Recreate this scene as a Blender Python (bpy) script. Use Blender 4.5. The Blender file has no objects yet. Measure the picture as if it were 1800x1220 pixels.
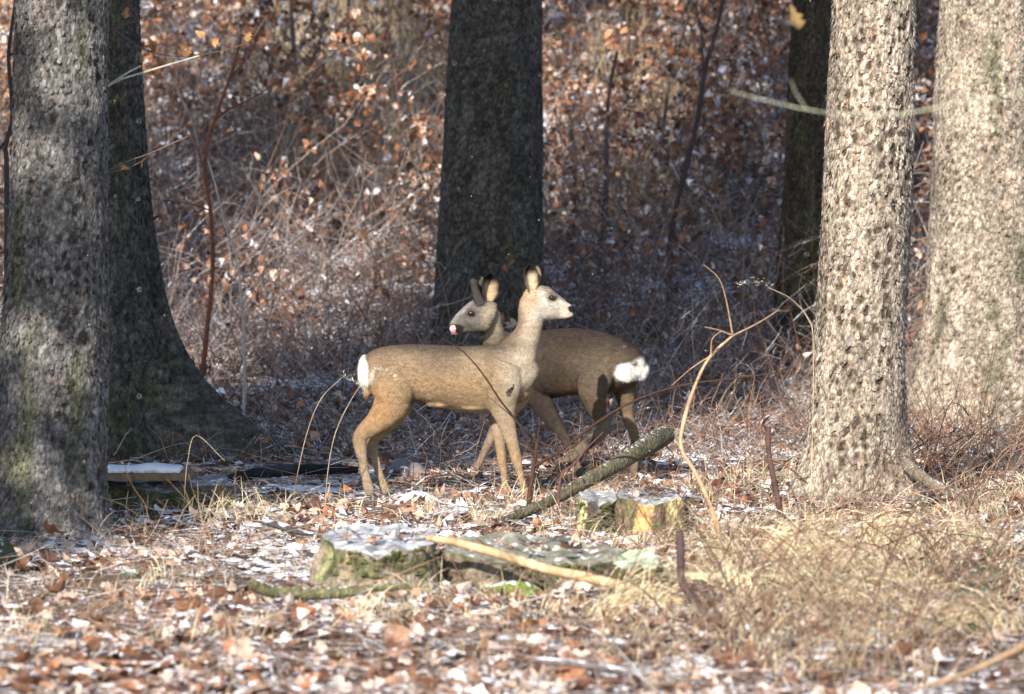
import bpy, math, random
import numpy as np
from mathutils import Vector
random.seed(7); RNG = np.random.default_rng(7)
sc = bpy.context.scene
COL = sc.collection
R = math.radians
PI = math.pi

# ------------------------------------------------------------------ camera
W0, H0, HOR, DFOC, SCALE, CAMZ = 1800, 1220, 251.0, 22.0, 393.0, 1.6
F = SCALE * DFOC                                  # focal length in photo pixels
PITCH = math.atan((H0/2 - HOR) / F)
cam_d = bpy.data.cameras.new('camera'); cam = bpy.data.objects.new('camera', cam_d); COL.objects.link(cam)
cam_d.sensor_width = 36; cam_d.lens = 36 * F / W0
cam.location = (0, 0, CAMZ); cam.rotation_euler = (R(90) - PITCH, 0, 0)
cam_d.clip_start = 0.5; cam_d.clip_end = 600
cam_d.dof.use_dof = True; cam_d.dof.focus_distance = 22.2; cam_d.dof.aperture_fstop = 4.5
sc.camera = cam
# ------------------------------------------------------------------ light
SUN_AZ, SUN_EL = 20.0, 30.0                       # degrees left of straight behind the camera, height
w = bpy.data.worlds.new('World'); sc.world = w; w.use_nodes = True
nt = w.node_tree; bg = nt.nodes['Background']
sky = nt.nodes.new('ShaderNodeTexSky'); sky.sky_type = 'NISHITA'; sky.sun_disc = False
sky.sun_elevation = R(SUN_EL)
SX, SY, SZ = -math.sin(R(SUN_AZ))*math.cos(R(SUN_EL)), -math.cos(R(SUN_AZ))*math.cos(R(SUN_EL)), math.sin(R(SUN_EL))
sky.sun_rotation = math.atan2(SX, SY)
sky.air_density = 1.0; sky.dust_density = 0.6
nt.links.new(sky.outputs[0], bg.inputs[0]); bg.inputs[1].default_value = 0.115
sd = bpy.data.lights.new('sun', 'SUN'); sd.energy = 4.9; sd.angle = R(0.5); sd.color = (1.0, 0.915, 0.79)
sun = bpy.data.objects.new('sun', sd); COL.objects.link(sun)
sun.rotation_euler = Vector((SX, SY, SZ)).to_track_quat('Z', 'Y').to_euler()
sun.location = (-5, -10, 20)
sc.view_settings.view_transform = 'Standard'; sc.view_settings.look = 'None'
sc.view_settings.gamma = 1; sc.view_settings.use_curve_mapping = False
sc.view_settings.exposure = 0.92
sc.render.engine = 'CYCLES'
sc.cycles.use_denoising = True
sc.cycles.max_bounces = 6; sc.cycles.transparent_max_bounces = 4
sc.cycles.use_adaptive_sampling = False

# ------------------------------------------------------------------ geometry helpers
cp, sp = math.cos(PITCH), math.sin(PITCH)
def fr(px, py, D):
    """point of the photograph at world depth y = D"""
    u = (np.asarray(px, float) - W0/2)/F; v = (H0/2 - np.asarray(py, float))/F
    dy = cp + v*sp; dz = -sp + v*cp
    return np.stack(np.broadcast_arrays(u/dy*D, D + 0*u, CAMZ + dz/dy*D), -1)
def proj(P):
    P = np.asarray(P); x, y, z = P[..., 0], P[..., 1], P[..., 2]-CAMZ
    d = y*cp - z*sp; v = (y*sp + z*cp)/d
    return W0/2 + x/d*F, H0/2 - v*F

def _h(ix, iy, s):
    n = (ix.astype(np.int64)*374761393 + iy.astype(np.int64)*668265263 + s*2147483647) & 0x7fffffff
    n = ((n ^ (n >> 13))*1274126177) & 0x7fffffff
    return ((n ^ (n >> 16)) & 0xffff)/65535.0
def vn(x, y, s=0):
    x = np.asarray(x, float); y = np.asarray(y, float)
    ix, iy = np.floor(x), np.floor(y); fx, fy = x-ix, y-iy
    fx = fx*fx*(3-2*fx); fy = fy*fy*(3-2*fy)
    a, b, c, d = _h(ix, iy, s), _h(ix+1, iy, s), _h(ix, iy+1, s), _h(ix+1, iy+1, s)
    return (a*(1-fx)+b*fx)*(1-fy) + (c*(1-fx)+d*fx)*fy
def fbm(x, y, s=0, o=3):
    r, a, t = 0, .5, 0
    for k in range(o):
        r = r + a*vn(x*2**k, y*2**k, s+k*17); t += a; a *= .5
    return r/t
def worley(x, y, s=0):
    """returns f1, f2, id hash, offset y in cell"""
    ix, iy = np.floor(x), np.floor(y)
    f1 = np.full(x.shape, 9.); f2 = f1.copy(); idh = np.zeros(x.shape); oy = np.zeros(x.shape)
    for dx in (-1, 0, 1):
        for dy in (-1, 0, 1):
            cx, cy = ix+dx, iy+dy
            qx = cx + _h(cx, cy, s); qy = cy + _h(cx, cy, s+5)
            d = np.hypot(x-qx, y-qy); m = d < f1
            f2 = np.where(m, f1, np.minimum(f2, d))
            idh = np.where(m, _h(cx, cy, s+9), idh); oy = np.where(m, y-qy, oy)
            f1 = np.where(m, d, f1)
    return f1, f2, idh, oy
def gh(x, y):
    x = np.asarray(x, float); y = np.asarray(y, float)
    t = np.maximum(y-27, 0); z = .28*t*t/(t+6); z = 16*np.tanh(z/16)
    b = (fbm(x*.9+40, y*.9, 3, 3)-.5)
    far = np.clip((y-25)/10, 0, 1)
    return z + b*(.05+.5*far) + (fbm(x*4+7, y*4, 8, 2)-.5)*.025
def ground_px(px, py):
    px = np.atleast_1d(np.asarray(px, float)); py = np.atleast_1d(np.asarray(py, float))
    Ds = np.linspace(10, 70, 361)
    P = fr(px[:, None], py[:, None], Ds[None, :])
    below = P[..., 2] < gh(P[..., 0], P[..., 1])
    k = np.where(below.any(1), below.argmax(1), 360)
    out = P[np.arange(len(px)), k].copy(); out[:, 2] = gh(out[:, 0], out[:, 1])
    return out
def g1(px, py): return ground_px(px, py)[0]

class MB:
    """collects vertices, faces and one colour per vertex"""
    def __init__(s): s.v = []; s.f = []; s.c = []; s.n = 0
    def add(s, v, f, c):
        v = np.asarray(v, float).reshape(-1, 3); c = np.asarray(c, float)
        if c.ndim == 1: c = np.tile(c[:3], (len(v), 1))
        s.v.append(v); s.c.append(c[:, :3]); f = np.asarray(f)
        s.f.append(f + s.n); s.n += len(v)
    def mesh(s, name, mat, smooth=True):
        me = bpy.data.meshes.new(name)
        V = np.concatenate(s.v); C = np.concatenate(s.c)
        loops = []; sizes = []
        for f in s.f:
            loops.append(f.ravel()); sizes.append(np.full(f.shape[0], f.shape[1]))
        loops = np.concatenate(loops).astype(np.int32); sizes = np.concatenate(sizes).astype(np.int32)
        starts = np.concatenate([[0], np.cumsum(sizes)[:-1]]).astype(np.int32)
        me.vertices.add(len(V)); me.vertices.foreach_set('co', V.astype(np.float32).ravel())
        me.loops.add(len(loops)); me.loops.foreach_set('vertex_index', loops)
        me.polygons.add(len(sizes)); me.polygons.foreach_set('loop_start', starts); me.polygons.foreach_set('loop_total', sizes)
        me.update(calc_edges=True); me.validate()
        a = me.color_attributes.new('Col', 'FLOAT_COLOR', 'POINT')
        a.data.foreach_set('color', np.concatenate([C, np.ones((len(C), 1))], 1).astype(np.float32).ravel())
        me.polygons.foreach_set('use_smooth', np.full(len(me.polygons), smooth))
        me.materials.append(mat)
        return me
    def obj(s, name, mat, parent=None, smooth=True, **tags):
        o = bpy.data.objects.new(name, s.mesh(name, mat, smooth)); COL.objects.link(o)
        if parent is not None:
            o.parent = parent
            if parent.location.length: o.matrix_parent_inverse = parent.matrix_basis.inverted()
        for k, v in tags.items(): o[k] = v
        return o
def thing(name, label, cat, loc=(0, 0, 0), group=None):
    o = bpy.data.objects.new(name, None); COL.objects.link(o); o.location = Vector([float(q) for q in loc])
    o.empty_display_size = .2
    o['label'] = label; o['category'] = cat
    if group: o['group'] = group
    return o
def norm(a): return a/np.maximum(np.linalg.norm(a, axis=-1, keepdims=True), 1e-9)
def smoothpts(p, r, n=4):
    """Catmull-Rom resample of a polyline and its radii"""
    p = np.asarray(p, float); r = np.asarray(r, float)
    q = np.concatenate([p, r.reshape(len(p), -1)], 1)
    e = np.concatenate([[2*q[0]-q[1]], q, [2*q[-1]-q[-2]]])
    out = []
    for i in range(1, len(e)-2):
        for t in np.arange(n)/n:
            a, b, c, d = e[i-1], e[i], e[i+1], e[i+2]
            out.append(.5*((2*b)+(c-a)*t+(2*a-5*b+4*c-d)*t*t+(3*b-a-3*c+d)*t**3))
    out.append(q[-1]); out = np.array(out)
    return out[:, :3], out[:, 3:]
def tube(mb, p, r, col, sides=6, ref=(0, -1, 0.01), rough=0., cap=True, col2=None, seed=0):
    """tube along p. r is (n,) or (n,2): half size along ref x tangent, half size along ref"""
    p = np.asarray(p, float); r = np.asarray(r, float).reshape(len(p), -1)
    if r.shape[1] == 1: r = np.repeat(r, 2, 1)
    t = norm(np.gradient(p, axis=0)); ref = np.asarray(ref, float)
    ref = np.broadcast_to(ref, p.shape)
    n = norm(np.cross(ref, t)); b = norm(np.cross(t, n))
    a = np.linspace(0, 2*np.pi, sides, endpoint=False)
    ca, sa = np.cos(a), np.sin(a)
    k = 1.
    if rough:
        k = 1 + rough*(RNG.random((len(p), sides))*2-1)[..., None]
    V = p[:, None] + k*(n[:, None]*ca[None, :, None]*r[:, 0, None, None] + b[:, None]*sa[None, :, None]*r[:, 1, None, None])
    m = len(p); i = np.arange(m-1)[:, None]*sides; j = np.arange(sides)[None]
    j2 = (j+1) % sides
    Fc = np.stack([i+j, i+j2, i+sides+j2, i+sides+j], -1).reshape(-1, 4)
    C = np.asarray(col, float)
    if C.ndim == 1: C = np.tile(C, (m, 1))
    C = np.repeat(C, sides, 0)
    base = mb.n
    mb.add(V.reshape(-1, 3), Fc, C)
    if cap:
        for e, rev in ((0, True), (m-1, False)):
            cc = np.concatenate([V[e], [p[e]]]); idx = np.arange(sides)
            ff = np.stack([idx, (idx+1) % sides, np.full(sides, sides)], -1)
            if rev: ff = ff[:, ::-1]
            mb.add(cc, ff, C[0] if rev else (col2 if col2 is not None else C[-1]))
    return V

def nodes(m):
    m.use_nodes = True; t = m.node_tree; b = t.nodes['Principled BSDF']; return t, b, t.nodes, t.links
def vmat(name, rough=.85, nscale=60, namt=.35, bscale=80, bump=.4, bdist=.004, frost=0., fscale=25, spec=.25, trans=0., stretch=(1, 1, 1), vor=0.):
    """procedural material: the piece's own colour times a grain, with relief and optional frost on upward sides"""
    m = bpy.data.materials.new(name); t, b, N, L = nodes(m)
    at = N.new('ShaderNodeAttribute'); at.attribute_name = 'Col'
    tc = N.new('ShaderNodeTexCoord'); mp = N.new('ShaderNodeMapping'); mp.inputs['Scale'].default_value = stretch
    L.new(tc.outputs['Object'], mp.inputs[0])
    nz = N.new('ShaderNodeTexNoise'); nz.inputs['Scale'].default_value = nscale; nz.inputs['Detail'].default_value = 4; L.new(mp.outputs[0], nz.inputs[0])
    mr = N.new('ShaderNodeMapRange'); mr.inputs[1].default_value = .3; mr.inputs[2].default_value = .7
    mr.inputs[3].default_value = 1-namt; mr.inputs[4].default_value = 1+namt; L.new(nz.outputs[0], mr.inputs[0])
    mx = N.new('ShaderNodeVectorMath'); mx.operation = 'SCALE'; L.new(at.outputs['Color'], mx.inputs[0]); L.new(mr.outputs[0], mx.inputs['Scale'])
    col = mx.outputs[0]
    if frost:
        g = N.new('ShaderNodeNewGeometry'); sx = N.new('ShaderNodeSeparateXYZ'); L.new(g.outputs['Normal'], sx.inputs[0])
        f = N.new('ShaderNodeTexNoise'); f.inputs['Scale'].default_value = fscale; f.inputs['Detail'].default_value = 5; L.new(tc.outputs['Object'], f.inputs[0])
        ad = N.new('ShaderNodeMath'); ad.operation = 'MULTIPLY_ADD'; L.new(sx.outputs[2], ad.inputs[0]); ad.inputs[1].default_value = .38; L.new(f.outputs[0], ad.inputs[2])
        r2 = N.new('ShaderNodeMapRange'); r2.inputs[1].default_value = 1.02-frost*.3; r2.inputs[2].default_value = 1.1-frost*.3; L.new(ad.outputs[0], r2.inputs[0])
        mc = N.new('ShaderNodeMix'); mc.data_type = 'RGBA'; L.new(r2.outputs[0], mc.inputs[0]); L.new(col, mc.inputs[6]); mc.inputs[7].default_value = (.78, .79, .84, 1)
        col = mc.outputs[2]
    L.new(col, b.inputs['Base Color']); b.inputs['Roughness'].default_value = rough
    b.inputs['Specular IOR Level'].default_value = spec
    if bump:
        nb = N.new('ShaderNodeTexNoise'); nb.inputs['Scale'].default_value = bscale; nb.inputs['Detail'].default_value = 5; L.new(mp.outputs[0], nb.inputs[0])
        bp = N.new('ShaderNodeBump'); bp.inputs['Strength'].default_value = bump; bp.inputs['Distance'].default_value = bdist
        src = nb.outputs[0]
        if vor:
            vo = N.new('ShaderNodeTexVoronoi'); vo.feature = 'DISTANCE_TO_EDGE'; vo.inputs['Scale'].default_value = vor; L.new(mp.outputs[0], vo.inputs[0])
            mm = N.new('ShaderNodeMath'); mm.operation = 'MULTIPLY_ADD'; L.new(vo.outputs[0], mm.inputs[0]); mm.inputs[1].default_value = 1.6; L.new(nb.outputs[0], mm.inputs[2]); src = mm.outputs[0]
        if vor:
            ve = N.new('ShaderNodeMapRange'); ve.inputs[1].default_value = 0; ve.inputs[2].default_value = .22; ve.inputs[3].default_value = .66; ve.inputs[4].default_value = 1.06; L.new(vo.outputs[0], ve.inputs[0])
            v2 = N.new('ShaderNodeVectorMath'); v2.operation = 'SCALE'; L.new(col, v2.inputs[0]); L.new(ve.outputs[0], v2.inputs['Scale']); L.new(v2.outputs[0], b.inputs['Base Color'])
        L.new(src, bp.inputs['Height']); L.new(bp.outputs[0], b.inputs['Normal'])
    if trans:
        tr = N.new('ShaderNodeBsdfTranslucent'); L.new(col, tr.inputs[0]); ms = N.new('ShaderNodeMixShader'); ms.inputs[0].default_value = trans
        out = N['Material Output']; L.new(b.outputs[0], ms.inputs[1]); L.new(tr.outputs[0], ms.inputs[2]); L.new(ms.outputs[0], out.inputs[0])
    return m

M_bark = vmat('spruce_bark', .9, 60, .5, 110, .9, .005, stretch=(1, 1, .6), vor=60)
M_bark_frost = vmat('frosted_bark', .9, 45, .45, 90, .9, .006, frost=.32, fscale=70, stretch=(1, 1, .6), vor=60)
M_leaf = vmat('dead_leaf', .75, 35, .35, 60, .3, .002, trans=.22)
M_leaf_f = vmat('frosted_leaf', .8, 35, .35, 60, .3, .002, frost=.62, fscale=26, trans=.12)
M_twig = vmat('twig_bark', .8, 60, .3, 0, 0)
M_twig_f = vmat('frosted_twig', .8, 60, .3, 0, 0, frost=.7, fscale=18)
M_grass = vmat('dry_grass_blade', .7, 40, .2, 0, 0, trans=.25)
M_top = vmat('weathered_cut', .85, 30, .45, 70, .6, .004, frost=.24, fscale=22)
M_moss2 = vmat('green_moss', .95, 120, .5, 150, .8, .01)
M_moss = vmat('moss', .95, 120, .5, 150, .8, .01, frost=.55, fscale=30)
M_wood = vmat('raw_wood', .8, 50, .3, 70, .6, .004, stretch=(1, 1, .15))
M_woodf = vmat('frosted_wood', .85, 40, .35, 70, .6, .004, frost=.42, fscale=16)
M_fur = vmat('deer_coat', .9, 55, .22, 260, .35, .004, spec=.12, stretch=(.5, 1, 1))
M_hair = vmat('deer_hair', .85, 30, .15, 0, 0, spec=.15)
M_snow = vmat('snow', .65, 30, .06, 90, .5, .006, spec=.3)
M_horn = vmat('dark_horn', .4, 40, .2, 0, 0, spec=.5)
M_eye = vmat('deer_eye', .08, 10, .05, 0, 0, spec=.9)
M_tongue = vmat('wet_tongue', .35, 60, .1, 0, 0, spec=.5)
M_needle = vmat('spruce_needles', .7, 20, .3, 0, 0)

# ground material
def ground_mat():
    m = bpy.data.materials.new('leafy_soil'); t, b, N, L = nodes(m)
    tc = N.new('ShaderNodeTexCoord')
    def noise(s, d=5):
        n = N.new('ShaderNodeTexNoise'); n.inputs['Scale'].default_value = s; n.inputs['Detail'].default_value = d; L.new(tc.outputs['Object'], n.inputs[0]); return n.outputs[0]
    rp = N.new('ShaderNodeValToRGB'); L.new(noise(14), rp.inputs[0])
    e = rp.color_ramp.elements; e[0].position = .35; e[0].color = (.030, .019, .013, 1); e[1].position = .68; e[1].color = (.11, .062, .036, 1)
    vo = N.new('ShaderNodeTexVoronoi'); vo.inputs['Scale'].default_value = 17; L.new(tc.outputs['Object'], vo.inputs[0])
    r3 = N.new('ShaderNodeValToRGB'); L.new(vo.outputs['Color'], r3.inputs[0]); e = r3.color_ramp.elements
    e[0].color = (.05, .03, .02, 1); e[1].color = (.20, .13, .085, 1); e[1].position = .9
    m1 = N.new('ShaderNodeMix'); m1.data_type = 'RGBA'; m1.inputs[0].default_value = .5; L.new(rp.outputs[0], m1.inputs[6]); L.new(r3.outputs[0], m1.inputs[7])
    ad = N.new('ShaderNodeMath'); ad.operation = 'ADD'; L.new(noise(2.2, 3), ad.inputs[0])
    ml = N.new('ShaderNodeMath'); ml.operation = 'MULTIPLY'; L.new(noise(22), ml.inputs[0]); ml.inputs[1].default_value = 1.0; L.new(ml.outputs[0], ad.inputs[1])
    r2 = N.new('ShaderNodeMapRange'); r2.inputs[1].default_value = 1.07; r2.inputs[2].default_value = 1.14; L.new(ad.outputs[0], r2.inputs[0])
    mc = N.new('ShaderNodeMix'); mc.data_type = 'RGBA'; L.new(r2.outputs[0], mc.inputs[0]); L.new(m1.outputs[2], mc.inputs[6]); mc.inputs[7].default_value = (.74, .76, .82, 1)
    L.new(mc.outputs[2], b.inputs['Base Color']); b.inputs['Roughness'].default_value = .9
    bp = N.new('ShaderNodeBump'); bp.inputs['Strength'].default_value = .8; bp.inputs['Distance'].default_value = .02; L.new(noise(40), bp.inputs['Height']); L.new(bp.outputs[0], b.inputs['Normal'])
    return m

# ------------------------------------------------------------------ ground
def axis(lo, hi, dlo, dhi, step, coarse):
    a = np.arange(dlo, dhi+1e-6, step); l = []; x = dlo; s = step
    while x > lo: s *= coarse; x -= s; l.append(max(x, lo))
    r = []; x = dhi; s = step
    while x < hi: s *= coarse; x += s; r.append(min(x, hi))
    return np.array(l[::-1]+list(a)+r)
xs = axis(-260, 260, -6, 6, .1, 1.25); ys = axis(-60, 420, 12, 48, .1, 1.2)
X, Y = np.meshgrid(xs, ys); Z = gh(X, Y)
nx, ny = len(xs), len(ys); ii = (np.arange(ny-1)[:, None]*nx + np.arange(nx-1)[None]).ravel()
mb = MB(); mb.add(np.stack([X, Y, Z], -1).reshape(-1, 3), np.stack([ii, ii+1, ii+nx+1, ii+nx], -1), (.1, .06, .04))
ground = mb.obj('forest_floor', ground_mat(), kind='structure')

# ------------------------------------------------------------------ tree trunks
def trunk(label, prof, D, basez, cols, moss=0., roots=(), seed=0, flake=1., mat=M_bark, group='spruce trunks standing in the clearing', knots=.12, cell=.023, fine_top=3.3, light=None):
    """prof: rows (py, centre px, half width px) from top to bottom, D: depth"""
    prof = sorted(prof, key=lambda q: -q[0])
    pz = []; pcx = []; pr = []
    for py, c, h in prof:
        P = fr(c, py, D); Q = fr(c+h, py, D); pz.append(P[2]); pcx.append(P[0]); pr.append(Q[0]-P[0])
    z = np.concatenate([np.arange(basez-.12, fine_top+.01, .0105), np.linspace(fine_top+.1, 15, 60)])
    cx = np.interp(z, pz, pcx); rr = np.interp(z, pz, pr)
    up = z > pz[-1]; slope = (pcx[-1]-pcx[-2])/(pz[-1]-pz[-2])*.4
    cx = np.where(up, pcx[-1]+(z-pz[-1])*slope, cx); rr = np.where(up, np.maximum(pr[-1]*(1-(z-pz[-1])*.045), .05), rr)
    nth = 208; th = np.linspace(0, 2*np.pi, nth, endpoint=False)
    T, Zg = np.meshgrid(th, z); Rr = np.repeat(rr[:, None], nth, 1)
    zz = np.maximum(Zg-basez, 0)
    fl = np.zeros_like(Rr)
    for a0, amp, dec, wd in roots:
        d = np.abs((T-a0+np.pi) % (2*np.pi)-np.pi)
        wloc = wd*(.55+.6*np.exp(-zz/dec))
        fl += amp*np.exp(-zz/dec)*np.exp(-(d/wloc)**2)
    circ = T*.25
    lump = (fbm(np.cos(T)*2+seed, Zg*1.5+np.sin(T)*2, seed, 2)-.5)*.03
    u = T*(.27/cell); u = T*round(2*np.pi*.25/cell)/(2*np.pi)
    ncell = round(2*np.pi*.25/cell)
    # wrap the lattice seamlessly at the back of the trunk (away from the camera the seam is unseen)
    th_s = (T + np.pi*1.5) % (2*np.pi); us = th_s*ncell/(2*np.pi)
    wv = (fbm(us*.6, Zg/cell*.5, seed+3, 2)-.5)*1.3
    f1, f2, idh, oy = worley(us+wv, Zg/(cell*1.7)+wv*.6, seed)
    edge = np.clip((f2-f1)*3.2, 0, 1)
    plate = (edge**.6)*.0035 + idh*.0035 - oy*.003
    g1_, g2_, id2, _ = worley(us*.46+wv*.35+3.1, Zg/(cell*2.6)+wv*.5, seed+31)
    pit = np.clip((knots*2.4*(.4+id2) - g1_)/.2, 0, 1)*(id2 > .35)
    pit = np.where(Zg < fine_top+.5, pit, 0)*np.clip((fbm(us*.16, Zg*1.7, seed+41, 2)-.38)*6, 0, 1)
    rad = Rr + fl + lump + flake*plate - pit*.008
    Xc = cx[:, None]
    V = np.stack([Xc + rad*np.cos(T), D + Rr[0, 0]*0 + rad*np.sin(T), Zg], -1)
    base, hi, lo = [np.array(c) for c in cols]
    v = idh*.55 + .45*fbm(us*.5, Zg*9, seed+7, 3)
    C = lo + (hi-lo)*np.clip(v*1.25-.1, 0, 1)[..., None]
    C = C*(.42+.58*edge[..., None]**.8)
    big = fbm(us*.32, Zg*2.2, seed+12, 4)[..., None]
    C = C*(.55+.9*big)
    C = C*(1-pit[..., None]) + np.array(base)*.42*pit[..., None]
    rd = np.clip((idh-.9)*10, 0, 1)[..., None]*(fbm(us*.15, Zg*2, seed+50, 2)[..., None] > .5)*.6; C = C*(1-rd)+hi*np.array([.9, .66, .54])*rd
    if moss:
        mm = np.clip((fbm(us*.2, Zg*3, seed+20, 3) + moss*np.exp(-zz/.8) + moss*.2 - .70)*4, 0, .6)[..., None]
        C = C*(1-mm) + np.array([.085, .09, .045])*mm*(.5+idh[..., None])
    n1 = len(z); i = np.arange(n1-1)[:, None]*nth; j = np.arange(nth)[None]; j2 = (j+1) % nth
    Fc = np.stack([i+j, i+j2, i+nth+j2, i+nth+j], -1).reshape(-1, 4)
    root = thing('spruce_tree', label, 'tree', (float(cx[0]), D, basez), group)
    mb = MB(); mb.add(V.reshape(-1, 3), Fc, C.reshape(-1, 3)); mb.obj('trunk', mat, root)
    # loose bark scales standing proud of the trunk
    nf = int(3400*flake); a = RNG.uniform(np.pi*.93, np.pi*2.07, nf); zf = RNG.uniform(basez+.02, fine_top, nf)
    ki = np.clip(np.searchsorted(z, zf), 0, n1-1); kj = (a/(2*np.pi)*nth).astype(int) % nth
    P = V[ki, kj]; out = np.stack([np.cos(a), np.sin(a), 0*a], -1); tan = np.stack([-np.sin(a), np.cos(a), 0*a], -1)
    upv = np.array([0, 0, 1.]); s = RNG.uniform(.004, .012, nf)[:, None]; h = s*RNG.uniform(.9, 1.7, nf)[:, None]
    lift = RNG.uniform(.002, .010, nf)[:, None]; sk = RNG.uniform(-.4, .4, nf)[:, None]
    q = [P+out*.001-tan*s+upv*h*.6, P+out*.001+tan*s*.9+upv*h*.7, P+out*lift+tan*s*(.7+sk)-upv*h*.6, P+out*(lift*1.3)-tan*s*(.2-sk)-upv*h*.95, P+out*lift*.8-tan*s-upv*h*.3]
    VV = np.stack(q, 1).reshape(-1, 3); FF = np.arange(nf*5).reshape(-1, 5)
    cc = C[ki, kj]*RNG.uniform(.6, 1.02, nf)[:, None]
    mb = MB(); mb.add(VV, FF, np.repeat(cc, 5, 0)); mb.obj('bark_scales', mat, root, smooth=False, kind='stuff')
    for k in range(7):
        a_ = RNG.uniform(PI*1.02, PI*1.98); zf_ = RNG.uniform(.8, fine_top); ki_ = int(np.clip(np.searchsorted(z, zf_), 0, n1-1)); kj_ = int(a_/(2*np.pi)*nth) % nth
        b_ = V[ki_, kj_]; o_ = np.array([math.cos(a_), math.sin(a_), .25]); L_ = RNG.uniform(.015, .06)*(3 if k == 0 else 1)
        m_ = MB(); tube(m_, np.array([b_-o_*.01, b_+o_*L_*.5, b_+o_*L_+[0, 0, .01]]), [.011, .008, .004], np.array(lo)*1.2, 7, rough=.15); m_.obj('branch_stub', M_twig, root)
    return root
grey = [(.10, .094, .09), (.24, .228, .225), (.085, .08, .077)]  # grey and dark trunks stand in shade, their bark tones lowered for it
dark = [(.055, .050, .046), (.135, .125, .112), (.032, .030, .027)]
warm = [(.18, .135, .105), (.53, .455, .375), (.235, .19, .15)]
G0 = lambda c, D: float(gh((c-900)/F*D, D))
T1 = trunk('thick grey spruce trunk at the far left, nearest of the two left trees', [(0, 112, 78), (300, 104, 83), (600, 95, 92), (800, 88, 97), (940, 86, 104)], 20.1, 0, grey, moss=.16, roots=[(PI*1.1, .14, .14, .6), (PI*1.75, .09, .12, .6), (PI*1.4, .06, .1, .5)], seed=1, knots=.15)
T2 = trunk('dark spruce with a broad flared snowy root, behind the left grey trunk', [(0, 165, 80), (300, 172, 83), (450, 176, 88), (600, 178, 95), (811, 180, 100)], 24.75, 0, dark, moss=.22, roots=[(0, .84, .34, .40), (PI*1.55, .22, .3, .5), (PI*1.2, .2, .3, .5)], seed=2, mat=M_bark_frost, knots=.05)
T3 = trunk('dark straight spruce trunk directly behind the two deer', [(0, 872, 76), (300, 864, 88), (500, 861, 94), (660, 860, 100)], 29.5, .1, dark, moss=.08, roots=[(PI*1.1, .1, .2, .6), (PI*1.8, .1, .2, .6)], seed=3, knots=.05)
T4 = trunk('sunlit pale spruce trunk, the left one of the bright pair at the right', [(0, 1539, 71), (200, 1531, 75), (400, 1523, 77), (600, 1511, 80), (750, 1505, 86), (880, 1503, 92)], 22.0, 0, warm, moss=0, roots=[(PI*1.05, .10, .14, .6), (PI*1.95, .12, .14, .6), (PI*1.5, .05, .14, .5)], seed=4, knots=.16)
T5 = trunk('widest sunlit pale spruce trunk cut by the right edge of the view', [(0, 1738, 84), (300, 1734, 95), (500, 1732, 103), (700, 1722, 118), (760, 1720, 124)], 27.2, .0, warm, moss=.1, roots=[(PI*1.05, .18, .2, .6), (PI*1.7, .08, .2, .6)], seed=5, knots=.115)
T6 = trunk('slim dark spruce trunk half hidden behind the left sunlit trunk', [(0, 1436, 40), (300, 1424, 44), (600, 1410, 50), (640, 1408, 52)], 30.0, .15, [(.06, .05, .04), (.10, .083, .062), (.045, .038, .028)], moss=.25, roots=[(PI*1.2, .06, .2, .6)], seed=6, knots=.05)

# crown shared by all spruces
def crown_mesh(z0, z1, rmax, nb, seed, pw=.7):
    rg = np.random.default_rng(seed); mb = MB(); v = []; 
    for k in range(nb):
        t = rg.random(); zc = z0+(z1-z0)*t; L = rmax*(1-t)**pw*rg.uniform(.6, 1.05)+.25; a = rg.uniform(0, 2*PI)
        d = np.array([math.cos(a), math.sin(a), 0]); s = np.array([-d[1], d[0], 0])
        m = int(10+L*13); u = rg.random(m)**.7
        c = d*(u*L)[:, None] + s*(rg.normal(0, .16, m)*(1-u*.4))[:, None] + np.array([0, 0, 1])*(zc-u*u*L*.32+rg.normal(0, .06, m))[:, None]
        e1 = norm(d*rg.uniform(.4, 1, (m, 1)) + s*rg.normal(0, .7, (m, 1)) + [0, 0, -.35])*rg.uniform(.12, .26, (m, 1))
        e2 = norm(np.cross(e1, rg.normal(0, 1, (m, 3))))*rg.uniform(.03, .07, (m, 1))
        v.append(np.stack([c-e1, c+e2, c+e1, c-e2], 1))
    V = np.concatenate(v).reshape(-1, 3); n = len(V)//4
    C = np.repeat(np.array([.035, .06, .025])*rg.uniform(.6, 1.4, (n, 1)), 4, 0)
    mb.add(V, np.arange(n*4).reshape(-1, 4), C); return mb.mesh('crown', M_needle, False)
crownA = crown_mesh(6.0, 20, 1.9, 230, 3)
def crown_on(root, dz=0., me=crownA, rot=0.):
    o = bpy.data.objects.new('crown', me); COL.objects.link(o); o.parent = root; o.location = (0, 0, dz); o.rotation_euler = (0, 0, rot); return o
for k, t in enumerate((T1, T3, T5)): crown_on(t, 5.0+k*.3, rot=k)
# spruces added out of view, placed so their shade falls over left trunks and thicket
me_sh = None
crownT = crown_mesh(5.0, 20, 1.35, 210, 19, .4)
def shade_spruce(x, y, label, lo=0., rot=0., thin=False):
    global me_sh
    r = thing('spruce_tree', label, 'tree', (x, y, float(gh(x, y))), 'spruces added out of view to shade the clearing')
    if me_sh is None:
        mb = MB(); p = np.array([[0, 0, -.2], [0, 0, .4], [.03, 0, 5], [0, .05, 12], [0, 0, 19.8]]); tube(mb, p, [.3, .24, .2, .13, .02], (.13, .115, .10), 16); me_sh = mb.mesh('trunk', M_bark)
        shade_spruce.cm = crown_mesh(4.2, 20, 1.75, 620, 9, .4)
    o = bpy.data.objects.new('trunk', me_sh); COL.objects.link(o); o.parent = r
    crown_on(r, lo, crownT if thin else shade_spruce.cm, rot)
    return r
def at_u(u, y): return (u+.342*y)/.94
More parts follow.
